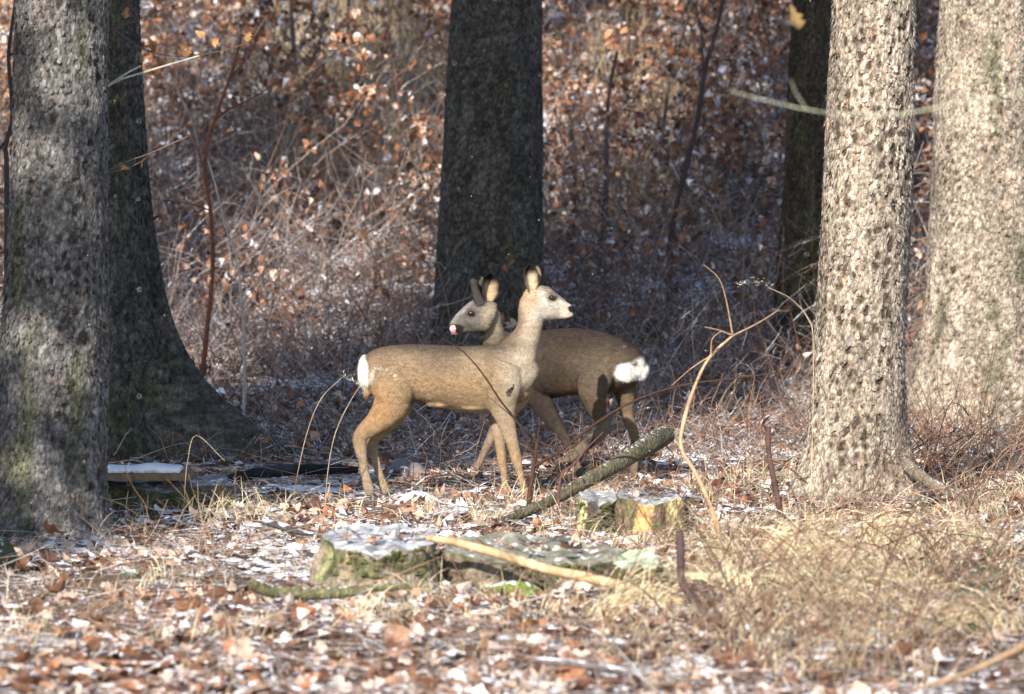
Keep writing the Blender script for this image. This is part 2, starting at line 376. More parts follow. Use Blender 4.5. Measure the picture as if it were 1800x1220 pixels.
for k, (u, y, lo, lb) in enumerate([
    (-9.8, 9.0, -1.2, 'full spruce added out of view at the left to shade the leftmost grey trunk'), (-10.0, 19.5, .5, 'spruce added for shade left of the leftmost grey trunk, outside the view'),
    (-13.6, 21.0, .5, 'second unseen spruce added for shade left of the clearing'), (-15.6, 20.0, 0, 'third unseen spruce added for shade left of the clearing'), (-17.9, 22.0, 0, 'fourth unseen spruce added for shade left of the clearing'),
    (-20.2, 20.0, 1, 'outermost unseen spruce added for shade left of the clearing')]):
    shade_spruce(at_u(u, y), y, lb, lo, k*1.3, k in (2, 3, 4, 5)) if k not in (3, 4) else None
# ------------------------------------------------------------------ leaves (vectorised)
def leaf_proto(kind):
    if kind == 0:   # pointed beech leaf
        t = np.array([0, .25, .55, .82, 1]); wd = np.array([.03, .30, .34, .18, .01])
    elif kind == 1:  # lobed oak leaf
        t = np.array([0, .18, .3, .45, .58, .72, .86, 1]); wd = np.array([.03, .16, .11, .30, .19, .36, .22, .03])
    else:           # crumpled maple-like
        t = np.array([0, .2, .4, .6, .8, 1]); wd = np.array([.05, .42, .28, .46, .2, .01])
    return t, wd
def leaves(mb, P, size, col, kind=0, tilt=.6, curl=1., hang=False, colj=.3, up=None):
    n = len(P); t, wd = leaf_proto(kind); m = len(t)
    a = RNG.uniform(0, 2*np.pi, n); d = np.stack([np.cos(a), np.sin(a), RNG.normal(0, tilt*.5, n)], -1)
    if hang: d = np.stack([np.cos(a)*.6, np.sin(a)*.6, -RNG.uniform(.2, 1.2, n)], -1)
    d = norm(d); s = norm(np.cross(d, norm(RNG.normal(0, 1, (n, 3))*tilt + [0, 0, 1]))); nn = np.cross(s, d)
    size = np.broadcast_to(size, (n,)); cu = RNG.normal(0, .35, n)*curl; fo = RNG.normal(.12, .28, n)*curl
    c = P[:, None] + d[:, None]*((t-.5)[None]*size[:, None])[..., None] + nn[:, None]*(((t-.5)**2)[None]*(cu*size)[:, None]*2)[..., None]
    jl = 1+RNG.normal(0, .16, (n, m)); jr = 1+RNG.normal(0, .16, (n, m))
    L = c - s[:, None]*(wd*jl*size[:, None])[..., None] + nn[:, None]*(wd*(fo+RNG.normal(0, .1, n))[:, None]*size[:, None])[..., None]
    Rr = c + s[:, None]*(wd*jr*size[:, None])[..., None] + nn[:, None]*(wd*(fo+RNG.normal(0, .25, n)*curl)[:, None]*size[:, None])[..., None]
    V = np.stack([L, c, Rr], 2).reshape(n, -1, 3)
    f = []
    for k in range(m-1):
        f += [[3*k, 3*k+1, 3*k+4, 3*k+3], [3*k+1, 3*k+2, 3*k+5, 3*k+4]]
    f = np.array(f); FF = (np.arange(n)[:, None, None]*(3*m) + f[None]).reshape(-1, 4)
    col = np.asarray(col); col = np.broadcast_to(col, (n, 3))
    C = col*RNG.uniform(1-colj, 1+colj, (n, 1)); mb.add(V.reshape(-1, 3), FF, np.repeat(C, 3*m, 0))
PAL = np.array([[.35, .215, .15], [.50, .37, .29], [.19, .095, .06], [.34, .155, .08], [.095, .045, .032], [.60, .48, .42], [.74, .72, .76]])
def pal(n, p): return PAL[RNG.choice(len(PAL), n, p=np.array(p)/sum(p))]

def in_ground_zone(n, y0, y1, extra=.6, pw=1.):
    y = y0+(y1-y0)*RNG.random(n)**pw; x = RNG.uniform(-1, 1, n)*(.104*y+extra); return x, y
mb = MB()
for kind, n in ((0, 6200), (1, 6800), (2, 4200)):
    x, y = in_ground_zone(n, 12.8, 28.5)
    dens = fbm(x*1.3, y*1.3, 55, 3); keep = RNG.random(n) < np.clip(dens*3.4-1.1, .12, 1); x, y = x[keep], y[keep]; k = len(x)
    P = np.stack([x, y, gh(x, y)+RNG.uniform(.004, .035, k)], -1)
    fz = (fbm(x*1.2+3, y*.8, 77, 3) > .56)[:, None]; cc_ = np.where(fz, pal(k, [4, 5, 3, 1, 4, 5, 3.4]), pal(k, [4, 3, 6, 1.6, 9, 2.4, .5])); leaves(mb, P, RNG.uniform(.030, .080, k), cc_, kind, .7, 1.5)
mb.obj('leaf_litter', M_leaf_f, smooth=False, kind='stuff', label='fallen brown oak and beech leaves dusted with snow on the forest floor', category='leaf litter')
mb = MB()
for kind, n in ((0, 15000), (1, 9000)):
    x, y = in_ground_zone(n, 25.5, 58, 1.2, .9)
    P = np.stack([x, y, gh(x, y)+RNG.uniform(.005, .06, n)], -1)
    leaves(mb, P, RNG.uniform(.03, .07, n), pal(n, [4, 2.5, 6, 3, 7, 1.6, 1.5]), kind, .7, 1.2)
mb.obj('leaf_litter', M_leaf_f, smooth=False, kind='stuff', label='brown leaves covering the slope that rises behind the trees', category='leaf litter')
# the 290 nearest leaves, each its own piece of the floor
lm = []
for kind in (0, 1, 2):
    for c in PAL[[0, 1, 2, 3, 5, 2]]:
        m_ = MB(); leaves(m_, np.zeros((1, 3)), .08, c, kind, .35, 1.1, colj=.1); lm.append(m_.mesh('leaf', M_leaf_f, False))
for k in range(290):
    y = 14.0+3.2*random.random()**1.3; x = random.uniform(-1, 1)*.104*y
    o = bpy.data.objects.new('leaf', lm[random.randrange(len(lm))]); COL.objects.link(o); o.parent = ground
    o.location = (x, y, float(gh(x, y))+random.uniform(.02, .04)); s = random.uniform(.7, 1.35); o.scale = (s, s, s)
    o.rotation_euler = (random.gauss(0, .35), random.gauss(0, .35), random.uniform(0, 6.28))

# snow crumbs lying between the leaves
def blobs(mb, P, s, col, flat=.35):
    n = len(P); ico = np.array([[0, 0, 1], [1, 0, .1], [.31, .95, .1], [-.81, .59, .1], [-.81, -.59, .1], [.31, -.95, .1]])
    V = ico[None]*(1+RNG.normal(0, .28, (n, 6, 3))); V[..., 2] *= flat
    V = V*np.asarray(s).reshape(-1, 1, 1); V[..., 0] *= RNG.uniform(.6, 1.6, (n, 1))
    f = np.array([[0, 1, 2], [0, 2, 3], [0, 3, 4], [0, 4, 5], [0, 5, 1]])
    mb.add((P[:, None]+V).reshape(-1, 3), (np.arange(n)[:, None, None]*6+f[None]).reshape(-1, 3), col)
mb = MB(); n = 11000; x, y = in_ground_zone(n, 13, 27, .6)
keep = RNG.random(n) < np.clip((fbm(x*1.2+3, y*.8, 77, 3)-.54)*12, .03, 1); x, y = x[keep], y[keep]
blobs(mb, np.stack([x, y, gh(x, y)+.012], -1), RNG.uniform(.008, .04, len(x)), (.80, .81, .86))
mb.obj('snow', M_snow, kind='stuff', label='thin crumbs of old snow lying among the leaves', category='snow')

# ------------------------------------------------------------------ dry grass
def blades(mb, P, h, wd, col, lean=.8, dirn=None, seg=4):
    n = len(P); a = RNG.uniform(0, 2*np.pi, n) if dirn is None else dirn+RNG.normal(0, .6, n)
    d = np.stack([np.cos(a), np.sin(a), 0*a], -1); le = np.abs(RNG.normal(lean, .35, n))[:, None]
    t = np.linspace(0, 1, seg+1); h = np.broadcast_to(h, (n,))
    ang = le*(.25+1.15*t[None]) # bend increases
    st = (h/seg)[:, None]
    zz = np.concatenate([np.zeros((n, 1)), np.cumsum(np.cos(ang[:, :-1])*st, 1)], 1); xx = np.concatenate([np.zeros((n, 1)), np.cumsum(np.sin(ang[:, :-1])*st, 1)], 1)
    zz = np.maximum(zz, .012)
    c = P[:, None]+d[:, None]*xx[..., None]+np.array([0, 0, 1])*zz[..., None]
    s = norm(np.cross(d, [0, 0, 1])+RNG.normal(0, .5, (n, 3)))
    ww = wd*np.array([.8, 1, .9, .6, .12]) if seg == 4 else wd*np.linspace(1, .12, seg+1)
    V = np.stack([c-s[:, None]*ww[None, :, None], c+s[:, None]*ww[None, :, None]], 2).reshape(n, -1, 3)
    f = np.array([[2*k, 2*k+1, 2*k+3, 2*k+2] for k in range(seg)])
    C = np.broadcast_to(col, (n, 3))*RNG.uniform(.65, 1.3, (n, 1))
    mb.add(V.reshape(-1, 3), (np.arange(n)[:, None, None]*2*(seg+1)+f[None]).reshape(-1, 4), np.repeat(C, 2*(seg+1), 0))
STRAW = np.array([.60, .50, .335])
zones = [(1480, 990, 170, 55, 85), (1300, 940, 120, 50, 45), (1560, 1080, 170, 60, 75), (1020, 915, 110, 20, 34), (440, 905, 110, 12, 26), (900, 1095, 130, 14, 12), (820, 1020, 170, 22, 5), (1130, 955, 80, 12, 12), (640, 905, 100, 8, 4), (1350, 1130, 200, 60, 60), (1700, 960, 100, 60, 70), (700, 1120, 350, 70, 22), (260, 1050, 200, 60, 22), (1230, 870, 100, 20, 20), (1650, 850, 120, 40, 40)]
mb = MB()
for (cx, cy, sx, sy, nc) in zones:
    px = RNG.normal(cx, sx, nc); py = np.clip(RNG.normal(cy, sy, nc), 800, 1235); P0 = ground_px(px, py)
    for p in P0:
        k = RNG.integers(8, 22); off = RNG.normal(0, .05, (k, 2)); P = np.stack([p[0]+off[:, 0], p[1]+off[:, 1]*1.5, np.zeros(k)], -1); P[:, 2] = gh(P[:, 0], P[:, 1])
        blades(mb, P, RNG.uniform(.05, .19, k), .0020, STRAW*RNG.uniform(.7, 1.3), RNG.uniform(.9, 1.7), RNG.uniform(0, 6.28))
for (px_, py_) in zip(list(RNG.normal(1470, 150, 34))+list(RNG.normal(1050, 60, 2)), list(RNG.normal(1010, 50, 34))+list(RNG.normal(1095, 10, 2))):
    p = g1(px_, min(py_, 1225)); k = RNG.integers(30, 70); off = RNG.normal(0, .035, (k, 2)); P = np.stack([p[0]+off[:, 0], p[1]+off[:, 1], np.zeros(k)], -1); P[:, 2] = gh(P[:, 0], P[:, 1])
    blades(mb, P, RNG.uniform(.14, .36, k), .0026, STRAW*RNG.uniform(1., 1.4), RNG.uniform(1.5, 2.1), RNG.choice([0., 3.14])+RNG.normal(0, .5))
n = 3600; x, y = in_ground_zone(n, 13, 24)
blades(mb, np.stack([x, y, gh(x, y)], -1), RNG.uniform(.04, .11, n), .0016, STRAW*.8, 1.1)
mb.obj('dry_grass', M_grass, smooth=False, kind='stuff', label='bleached dry grass tussocks on the forest floor', category='grass')

# ------------------------------------------------------------------ thicket on the slope
def twig_curves(n, P, h, lean, seg=5, droop=0.):
    a = RNG.uniform(0, 2*np.pi, n); d = np.stack([np.cos(a), np.sin(a), 0*a], -1)
    dirv = norm(d*np.abs(RNG.normal(lean, lean*.4, n))[:, None]+[0, 0, 1]); pts = [P]; cur = P; st = (h/seg)[:, None]
    for k in range(seg):
        dirv = norm(dirv+RNG.normal(0, .22, (n, 3))+np.array([0, 0, -droop])); cur = cur+dirv*st; pts.append(cur)
    return np.stack(pts, 1)
def prisms(mb, C, r0, r1, col):
    """3-sided tubes along many curves at once, C (n, m, 3)"""
    n, m, _ = C.shape; t = norm(np.gradient(C, axis=1)); ref = np.array([.3, .9, .1]); a = norm(np.cross(t, ref)); b = np.cross(t, a)
    rr = (np.linspace(0, 1, m)[None]*(r1-r0)[:, None]+r0[:, None])[..., None]
    V = np.stack([C+rr*(math.cos(q)*a+math.sin(q)*b) for q in (0, 2.09, 4.19)], 2).reshape(n, -1, 3)
    f = np.array([[3*k+j, 3*k+(j+1) % 3, 3*k+3+(j+1) % 3, 3*k+3+j] for k in range(m-1) for j in range(3)])
    cc = np.broadcast_to(col, (n, 3))*RNG.uniform(.6, 1.5, (n, 1))
    mb.add(V.reshape(-1, 3), (np.arange(n)[:, None, None]*3*m+f[None]).reshape(-1, 4), np.repeat(cc, 3*m, 0))
mbt = MB(); mbl = MB()
tw = np.array([[.11, .075, .065], [.20, .16, .15], [.07, .05, .05], [.17, .085, .055], [.34, .30, .28]])
for (n, y0, y1, h0, h1, lean, nl) in ((3200, 24.3, 28.5, .08, .38, 1.5, .25), (3000, 27.5, 31, .25, .8, 1.1, .35), (3900, 29, 36, .4, 1.3, .85, 3.0), (2300, 33, 46, .6, 2.2, .5, 34.0), (1100, 42, 58, 1.0, 3.2, .35, 48.)):
    x, y = in_ground_zone(n, y0, y1, 1.2); P = np.stack([x, y, gh(x, y)], -1); h = RNG.uniform(h0, h1, n)
    C = twig_curves(n, P, h, lean); prisms(mbt, C, RNG.uniform(.002, .0055, n)*(y/30), np.full(n, .0012), tw[RNG.integers(0, 5, n)])
    # side twigs
    k = n*2; src = RNG.integers(0, n, k); j = RNG.integers(1, 5, k); Q = C[src, j]
    C2 = twig_curves(k, Q, h[src]*RNG.uniform(.2, .5, k), 1.6, 4, .05); prisms(mbt, C2, np.full(k, .0022), np.full(k, .001), tw[RNG.integers(0, 5, k)])
    m = int(n*nl); src = RNG.integers(0, k, m); q = C2[src, RNG.integers(1, 5, m)]+RNG.normal(0, .02, (m, 3))
    # the sedge glade left of the middle trunk carries few leaves
    px, py = proj(q); glade = np.exp(-((px-640)/100)**2-((py-300)/130)**2); cl = fbm(q[:, 0]*1.9+31, q[:, 2]*1.9+q[:, 1]*.35, 61, 3); keep = (RNG.random(m) > glade*.85) & (RNG.random(m) < np.clip((cl-.44)*9, .04, 1)); q = q[keep]; m = len(q)
    leaves(mbl, q, RNG.uniform(.028, .072, m), pal(m, [3.5, 3, 3.4, 7, 2.4, 1.4, 1.9]), 0, 1., 2.4, hang=True)
mbt.obj('undergrowth', M_twig_f, smooth=False, kind='stuff', label='dense tangle of bare frosted twigs on the slope behind the deer', category='undergrowth')
mbl.obj('undergrowth_leaves', M_leaf_f, smooth=False, kind='stuff', label='withered beech leaves still hanging in the thicket behind the deer', category='foliage')
# glade of tall pale grass
mb = MB(); n = 4200; x = RNG.normal(-1.15, .42, n); y = RNG.uniform(34, 43, n); x = x*(y/38)
blades(mb, np.stack([x, y, gh(x, y)], -1), RNG.uniform(.25, .7, n), .004, np.array([.46, .38, .25]), .7)
n = 900; x = RNG.normal(1.0, .35, n); y = RNG.uniform(33, 40, n)
blades(mb, np.stack([x, y, gh(x, y)], -1), RNG.uniform(.25, .6, n), .004, np.array([.5, .36, .2]), .8)
mb.obj('tall_grass', M_grass, smooth=False, kind='stuff', label='pale withered tall grass in the glade on the slope', category='grass')

# beech saplings: five builds, copied
def make_sapling(h, seed, group):
    r = thing('beech_sapling', 'young beech sapling with rust brown leaves among the thicket', 'sapling', (0, 0, 0), group)
    p = [np.zeros(3)]; d = np.array([random.gauss(0, .12), random.gauss(0, .12), 1.])
    for k in range(7): d = d+[random.gauss(0, .13), random.gauss(0, .13), 0]; p.append(p[-1]+norm(d)*h/7)
    p = np.array(p); m = MB(); tube(m, p, np.linspace(.016, .004, 8), (.10, .08, .07), 6); m.obj('stem', M_twig, r)
    n = int(15*h); P = p[RNG.integers(2, 8, n)]+RNG.normal(0, .02, (n, 3)); C = twig_curves(n, P, RNG.uniform(.3, .9, n), 1.5, 5, -.05)
    m = MB(); prisms(m, C, np.full(n, .005), np.full(n, .0015), (.12, .085, .07))
    k = n*3; Q = C[RNG.integers(0, n, k), RNG.integers(1, 6, k)]; C2 = twig_curves(k, Q, RNG.uniform(.12, .35, k), 1.8, 3, .05); prisms(m, C2, np.full(k, .0025), np.full(k, .001), (.12, .085, .07))
    m.obj('branches', M_twig_f, r, smooth=False, kind='stuff')
    q = C2[RNG.integers(0, k, k*5), RNG.integers(0, 4, k*5)]+RNG.normal(0, .025, (k*5, 3)); m = MB()
    leaves(m, q, RNG.uniform(.034, .08, len(q)), pal(len(q), [2.5, 1.5, 3, 9, 2.4, .5, 1.2]), 0, 1., 2.2, hang=True); m.obj('foliage', M_leaf_f, r, smooth=False, kind='stuff')
    return r
SG = 'beech saplings growing through the thicket'
protos = [make_sapling(h, i, SG) for i, h in enumerate((1.5, 2.1, 2.7, 1.8))]
used = [False]*4
def copy_tree(o, parent=None):
    c = o.copy(); COL.objects.link(c); c.parent = parent
    for ch in o.children: copy_tree(ch, c)
    return c
spots = []
tries = 0
while len(spots) < 34 and tries < 2000:
    tries += 1; y = random.uniform(33.5, 50); x = random.uniform(-1, 1)*(.104*y+.3)
    px = 900+x/y*F
    if 540 < px < 770 and y < 44: continue
    if all((x-a)**2+(y-b)**2 > .55 for a, b in spots): spots.append((x, y))
for i, (x, y) in enumerate(spots):
    k = i % 4; o = protos[k]; sx_ = 900+x/y*F
    if used[k]: o = copy_tree(o)
    used[k] = True; o['label'] = '%s rust-leaved sapling %s' % ('near' if y < 40 else 'far', 'by the left edge behind the grey trunk' if sx_ < 250 else 'between the flared dark spruce and the pale glade' if sx_ < 600 else 'just left of or behind the middle trunk' if sx_ < 960 else 'between the middle trunk and the long leaning sapling' if sx_ < 1200 else 'between the leaning sapling and the slim dark trunk' if sx_ < 1430 else 'behind the two bright trunks'); o.location = (x, y, float(gh(x, y))-.02); o.rotation_euler = (0, 0, random.uniform(0, 6.28)); s = random.uniform(.8, 1.25); o.scale = (s, s, s)

# ------------------------------------------------------------------ traced stems
def traced(name, label, cat, pts, D, w0, w1, col, mat=M_twig, branches=(), group=None, sides=7, ground_it=False, leaf=None, partname='stem'):
    """pts: (px, py) in order from root to tip; D: depth or (D0, D1); w: half widths in pixels"""
    D0, D1 = D if isinstance(D, tuple) else (D, D)
    Ds = np.linspace(D0, D1, len(pts)); P = fr(np.array([q[0] for q in pts]), np.array([q[1] for q in pts]), Ds)
    r = np.linspace(w0, w1, len(pts))/F*Ds
    if ground_it: P = np.concatenate([[[P[0, 0]-.01, P[0, 1], float(gh(P[0, 0], P[0, 1]))-.03]], P]); r = np.concatenate([[r[0]], r])
    P2, r2 = smoothpts(P, r, 4); root = thing(name, label, cat, P[0], group)
    m = MB(); tube(m, P2, np.abs(r2[:, 0])*RNG.uniform(.88, 1.14, len(P2)), np.array(col)*RNG.uniform(.75, 1.25, (len(P2), 1)), sides); m.obj(partname, mat, root)
    for b in branches:
        bp, bw0, bw1 = b[:3]; dd = b[3] if len(b) > 3 else .0
        Dm = D0+(D1-D0)*.5; DD = np.linspace(Dm, Dm+dd, len(bp)); Pb = fr(np.array([q[0] for q in bp]), np.array([q[1] for q in bp]), DD)
        # start the branch on the stem itself
        k = np.argmin(np.hypot(*(np.array(proj(P2)).T-np.array(bp[0])).T)); sh = P2[k]-Pb[0]; Pb = Pb+sh*np.linspace(1, .6, len(bp))[:, None]
        Pb2, rb = smoothpts(Pb, np.linspace(bw0, bw1, len(bp))/F*DD, 3); m = MB(); tube(m, Pb2, np.abs(rb[:, 0]), col, 5); m.obj('branch', mat, root)
    if leaf is not None:
        pts3, size, c = leaf
        m = MB(); Lp = fr(np.array([q[0] for q in pts3]), np.array([q[1] for q in pts3]), np.full(len(pts3), (D0+D1)/2))
        leaves(m, Lp, np.full(len(pts3), size), c, 1, .8, 1.3, hang=True); m.obj('leaves', M_leaf, root, smooth=False, kind='stuff')
    return root
DK = (.06, .045, .05); RED = (.15, .055, .035); TAN = (.42, .27, .16); PALE = (.40, .36, .33)
# background saplings one can pick out
traced('sapling', 'rust red sapling stem forking left of the pale twig', 'sapling', [(352, 690), (362, 600), (374, 470), (370, 370), (360, 280), (385, 190), (410, 120), (425, 60)], 26.8, 4.5, 2, RED, M_twig, [([(385, 215), (410, 195), (450, 175), (500, 140)], 2.4, .8, .3), ([(372, 380), (330, 365), (260, 355)], 1.6, .6, -.3), ([(365, 300), (340, 230), (300, 150)], 1.6, .6, .3), ([(405, 130), (440, 90), (470, 20)], 1.5, .6, .1)], ground_it=True)
traced('sapling', 'pale grey thin stem beside the rust red sapling', 'sapling', [(430, 640), (424, 520), (415, 450), (395, 395), (380, 330), (365, 280)], 26.9, 3.2, 1.2, PALE, M_twig, [([(420, 480), (480, 495), (530, 540), (570, 620)], 2, .8, .2), ([(430, 450), (470, 430)], 1.2, .5)], ground_it=True)
traced('sapling', 'grey mossy sapling stem in the upper thicket left of the middle trunk', 'sapling', [(505, 330), (515, 250), (522, 170), (518, 100), (512, 20), (510, -40)], 36, 5, 4, (.13, .12, .12), M_twig_f, [([(520, 170), (560, 120), (600, 80)], 2, 1), ([(518, 110), (480, 60), (450, 10)], 2, 1)], ground_it=True)
traced('sapling', 'slim straight sapling halfway between grey sapling and middle trunk', 'sapling', [(600, 300), (606, 180), (610, 80), (614, -30)], 38, 4, 3, (.13, .11, .11), M_twig_f, [([(606, 180), (640, 140), (655, 90)], 1.6, .7)], ground_it=True)
traced('sapling', 'long dark leaning sapling rising from the thicket right of the deer', 'sapling', [(1178, 440), (1190, 360), (1210, 280), (1228, 200), (1240, 120), (1258, 60), (1275, -20)], 31, 5.5, 3.5, DK, M_twig, [([(1240, 130), (1236, 60), (1225, 0)], 2, 1), ([(1215, 270), (1250, 230), (1290, 210)], 1.6, .6), ([(1200, 320), (1175, 270), (1140, 230)], 1.5, .6)], ground_it=True)
traced('sapling', 'short dark upright sapling left of the long leaning one', 'sapling', [(1062, 400), (1066, 320), (1066, 250), (1070, 170), (1085, 90)], 33, 6, 2.5, DK, M_twig, [([(1068, 210), (1100, 180), (1120, 130)], 2, .8), ([(1066, 280), (1040, 240), (1020, 180)], 2, .8)], ground_it=True)
traced('sapling', 'dark sapling stump stem just right of the middle trunk', 'sapling', [(1008, 400), (1010, 300), (1004, 220), (1010, 180)], 33, 5, 2.5, DK, M_twig, [([(1008, 280), (980, 230), (975, 180)], 2, .8)], ground_it=True)
traced('sapling', 'thin bare branching sapling at the left edge behind the grey trunk', 'sapling', [(12, 330), (10, 260), (22, 200), (15, 100), (25, 20), (30, -30)], 24, 4.5, 2.5, (.04, .035, .035), M_twig, [([(15, 240), (-10, 270), (-30, 300)], 3, 1), ([(18, 100), (40, 85), (60, 80)], 2.5, 1)], ground_it=True)
# dead branches and leaf sprays at the upper left
traced('dead_branch', 'pale broken double stick poking out right of the grey trunk', 'branch', [(150, 180), (200, 145), (260, 125), (350, 98)], 20.4, 3, 1.4, (.45, .42, .36), M_twig, [([(170, 160), (215, 130), (245, 115)], 2.6, 1.6, .1)], partname='stick')
traced('leafy_twig', 'twig with hanging orange leaves at the upper left', 'twig', [(170, 60), (230, 40), (300, 10), (330, -10)], 20.6, 1.4, .7, (.14, .09, .07), M_twig, [([(200, 40), (260, 80), (330, 90), (430, 70), (470, 20)], 1.2, .6)], leaf=([(262, 84), (272, 92), (296, 66), (318, 78), (330, 92), (205, 175), (222, 22), (352, 60), (405, 45), (436, 62), (245, 100), (310, 95), (382, 72), (195, 5)], .055, (.34, .18, .08)))
traced('leafy_twig', 'small drooping twig with one leaf low on the left trunk', 'twig', [(180, 305), (220, 285), (262, 270), (330, 240)], 20.3, 1.2, .6, (.2, .15, .12), M_twig, [([(185, 340), (225, 325), (260, 300)], 1, .5)], leaf=([(250, 282), (218, 290)], .06, (.6, .32, .1)))
# blurred branch and leaf close to the camera
traced('mossy_branch', 'out of focus pale green branch sweeping across the two bright trunks', 'branch', [(1840, 148), (1780, 165), (1690, 180), (1600, 198), (1530, 203), (1440, 196), (1360, 180), (1285, 160)], (11.8, 12.2), 1.6, .7, (.46, .47, .36), M_twig, [([(1420, 194), (1400, 165), (1390, 140)], 1.1, .6), ([(1640, 190), (1700, 205), (1760, 230)], 1.0, .5)], partname='stem')
traced('thin_twig', 'thin dark out of focus twig crossing the rightmost trunk', 'twig', [(1840, 235), (1790, 210), (1740, 175), (1660, 130)], 15, 1.2, .6, (.2, .14, .11), M_twig)
traced('hanging_leaf', 'single yellow brown leaf hanging at the top beside the slim dark trunk', 'leaf', [(1388, -30), (1390, 0), (1393, 20)], 14.4, 1.0, .5, (.2, .13, .1), M_twig, leaf=([(1396, 32)], .08, (.42, .29, .13)))
# foreground stems
traced('bent_sapling', 'tall tan stem bent in a zigzag right of the dark deer', 'stem', [(1272, 1000), (1262, 930), (1245, 880), (1222, 830), (1197, 785), (1205, 730), (1225, 670), (1250, 625), (1288, 590)], (19.0, 19.6), 4.8, 2.2, TAN, M_twig, [([(1286, 592), (1262, 582), (1238, 576)], 2.2, 1), ([(1286, 592), (1330, 570), (1370, 545)], 1.4, .6), ([(1286, 592), (1275, 530), (1262, 490), (1235, 465)], 1.4, .6), ([(1250, 630), (1252, 600), (1268, 585)], 1.8, .8), ([(1250, 628), (1215, 650), (1180, 680)], 1.4, .5)], ground_it=True)
traced('snapped_sapling', 'dark snapped upright stem left of the bright right trunk', 'stem', [(1384, 948), (1372, 900), (1362, 850), (1352, 800), (1350, 750)], (19.9, 20), 5.5, 5, (.075, .04, .035), M_twig, [([(1350, 760), (1345, 750), (1340, 742)], 3, 1)], ground_it=True)
traced('cut_sapling', 'thick dark cut stub leaning over the grass in front', 'stub', [(1262, 1108), (1225, 1060), (1200, 1025), (1197, 985), (1195, 935)], (16.3, 16.6), 8.5, 7.0, (.07, .045, .045), M_twig, [], ground_it=True)
traced('forked_twig', 'dark red twig forked in a V in front of the deer', 'twig', [(930, 885), (936, 835), (945, 775)], 20.9, 5, 3.2, (.05, .026, .017), M_twig, [([(940, 800), (915, 745), (880, 700), (850, 655), (815, 615), (775, 590)], 2.6, .9, -.2), ([(936, 825), (985, 795), (1050, 745), (1120, 705), (1200, 680), (1290, 668), (1390, 655)], 3.2, 1.0, -.4), ([(885, 705), (900, 690), (912, 688)], 1.4, .6), ([(870, 685), (840, 660), (810, 640)], 1.2, .5), ([(1000, 785), (1040, 800), (1075, 760)], 2, .8)], leaf=([(897, 688), (901, 684)], .045, (.06, .045, .04)), ground_it=True)
traced('hazel_twig', 'thin dark twig crossing the low log in front of the rear deer', 'twig', [(985, 842), (1010, 815), (1030, 790), (1060, 760)], 20.6, 2.8, 1, (.10, .045, .045), M_twig, [([(1010, 815), (990, 790), (975, 760)], 1.6, .6)], ground_it=True)
def grass_stalk(label, pts, D, head=None, w=1.3):
    r = traced('grass_stalk', label, 'grass', pts, D, w*.62, .5, (.50, .40, .27), M_grass, group='single tall grass stalks', sides=5, ground_it=True, partname='stalk')
    if head is not None:
        m = MB(); P, _ = smoothpts(fr(np.array([q[0] for q in head]), np.array([q[1] for q in head]), np.full(len(head), D)), np.ones(len(head)), 5)
        k = 70; q = P[RNG.integers(0, len(P), k)]+RNG.normal(0, .006, (k, 3)); blades(m, q, RNG.uniform(.015, .035, k), .0016, (.72, .66, .55), 1.2); m.obj('seed_head', M_grass, r, smooth=False, kind='stuff')
grass_stalk('arched pale grass stalk with drooping seed head at the front deer rump', [(520, 850), (540, 760), (565, 700), (600, 665)], 21.4, [(600, 665), (620, 672), (640, 685)])
grass_stalk('pale grass stalk whose seed head crosses the front deer thigh', [(575, 840), (590, 760), (625, 690), (655, 655)], 21.2, [(655, 653), (680, 658), (702, 674)])
grass_stalk('tall straight grass stalk in the left foreground', [(345, 990), (355, 930), (372, 880), (382, 850)], 18.6, None, 1.8)
grass_stalk('leaning grass stalk in front of the far left root', [(325, 860), (330, 810), (345, 765), (395, 810)], 20.5, None, 1.2)
grass_stalk('grass stalk with pale tip beside the slim dark trunk', [(1430, 620), (1420, 560), (1390, 525), (1350, 505)], 21, [(1350, 505), (1325, 500), (1300, 505)], 1.4)
grass_stalk('short upright grass stalk left of the cut stump', [(705, 1010), (722, 950), (730, 900)], 17.6, None, 1.2)
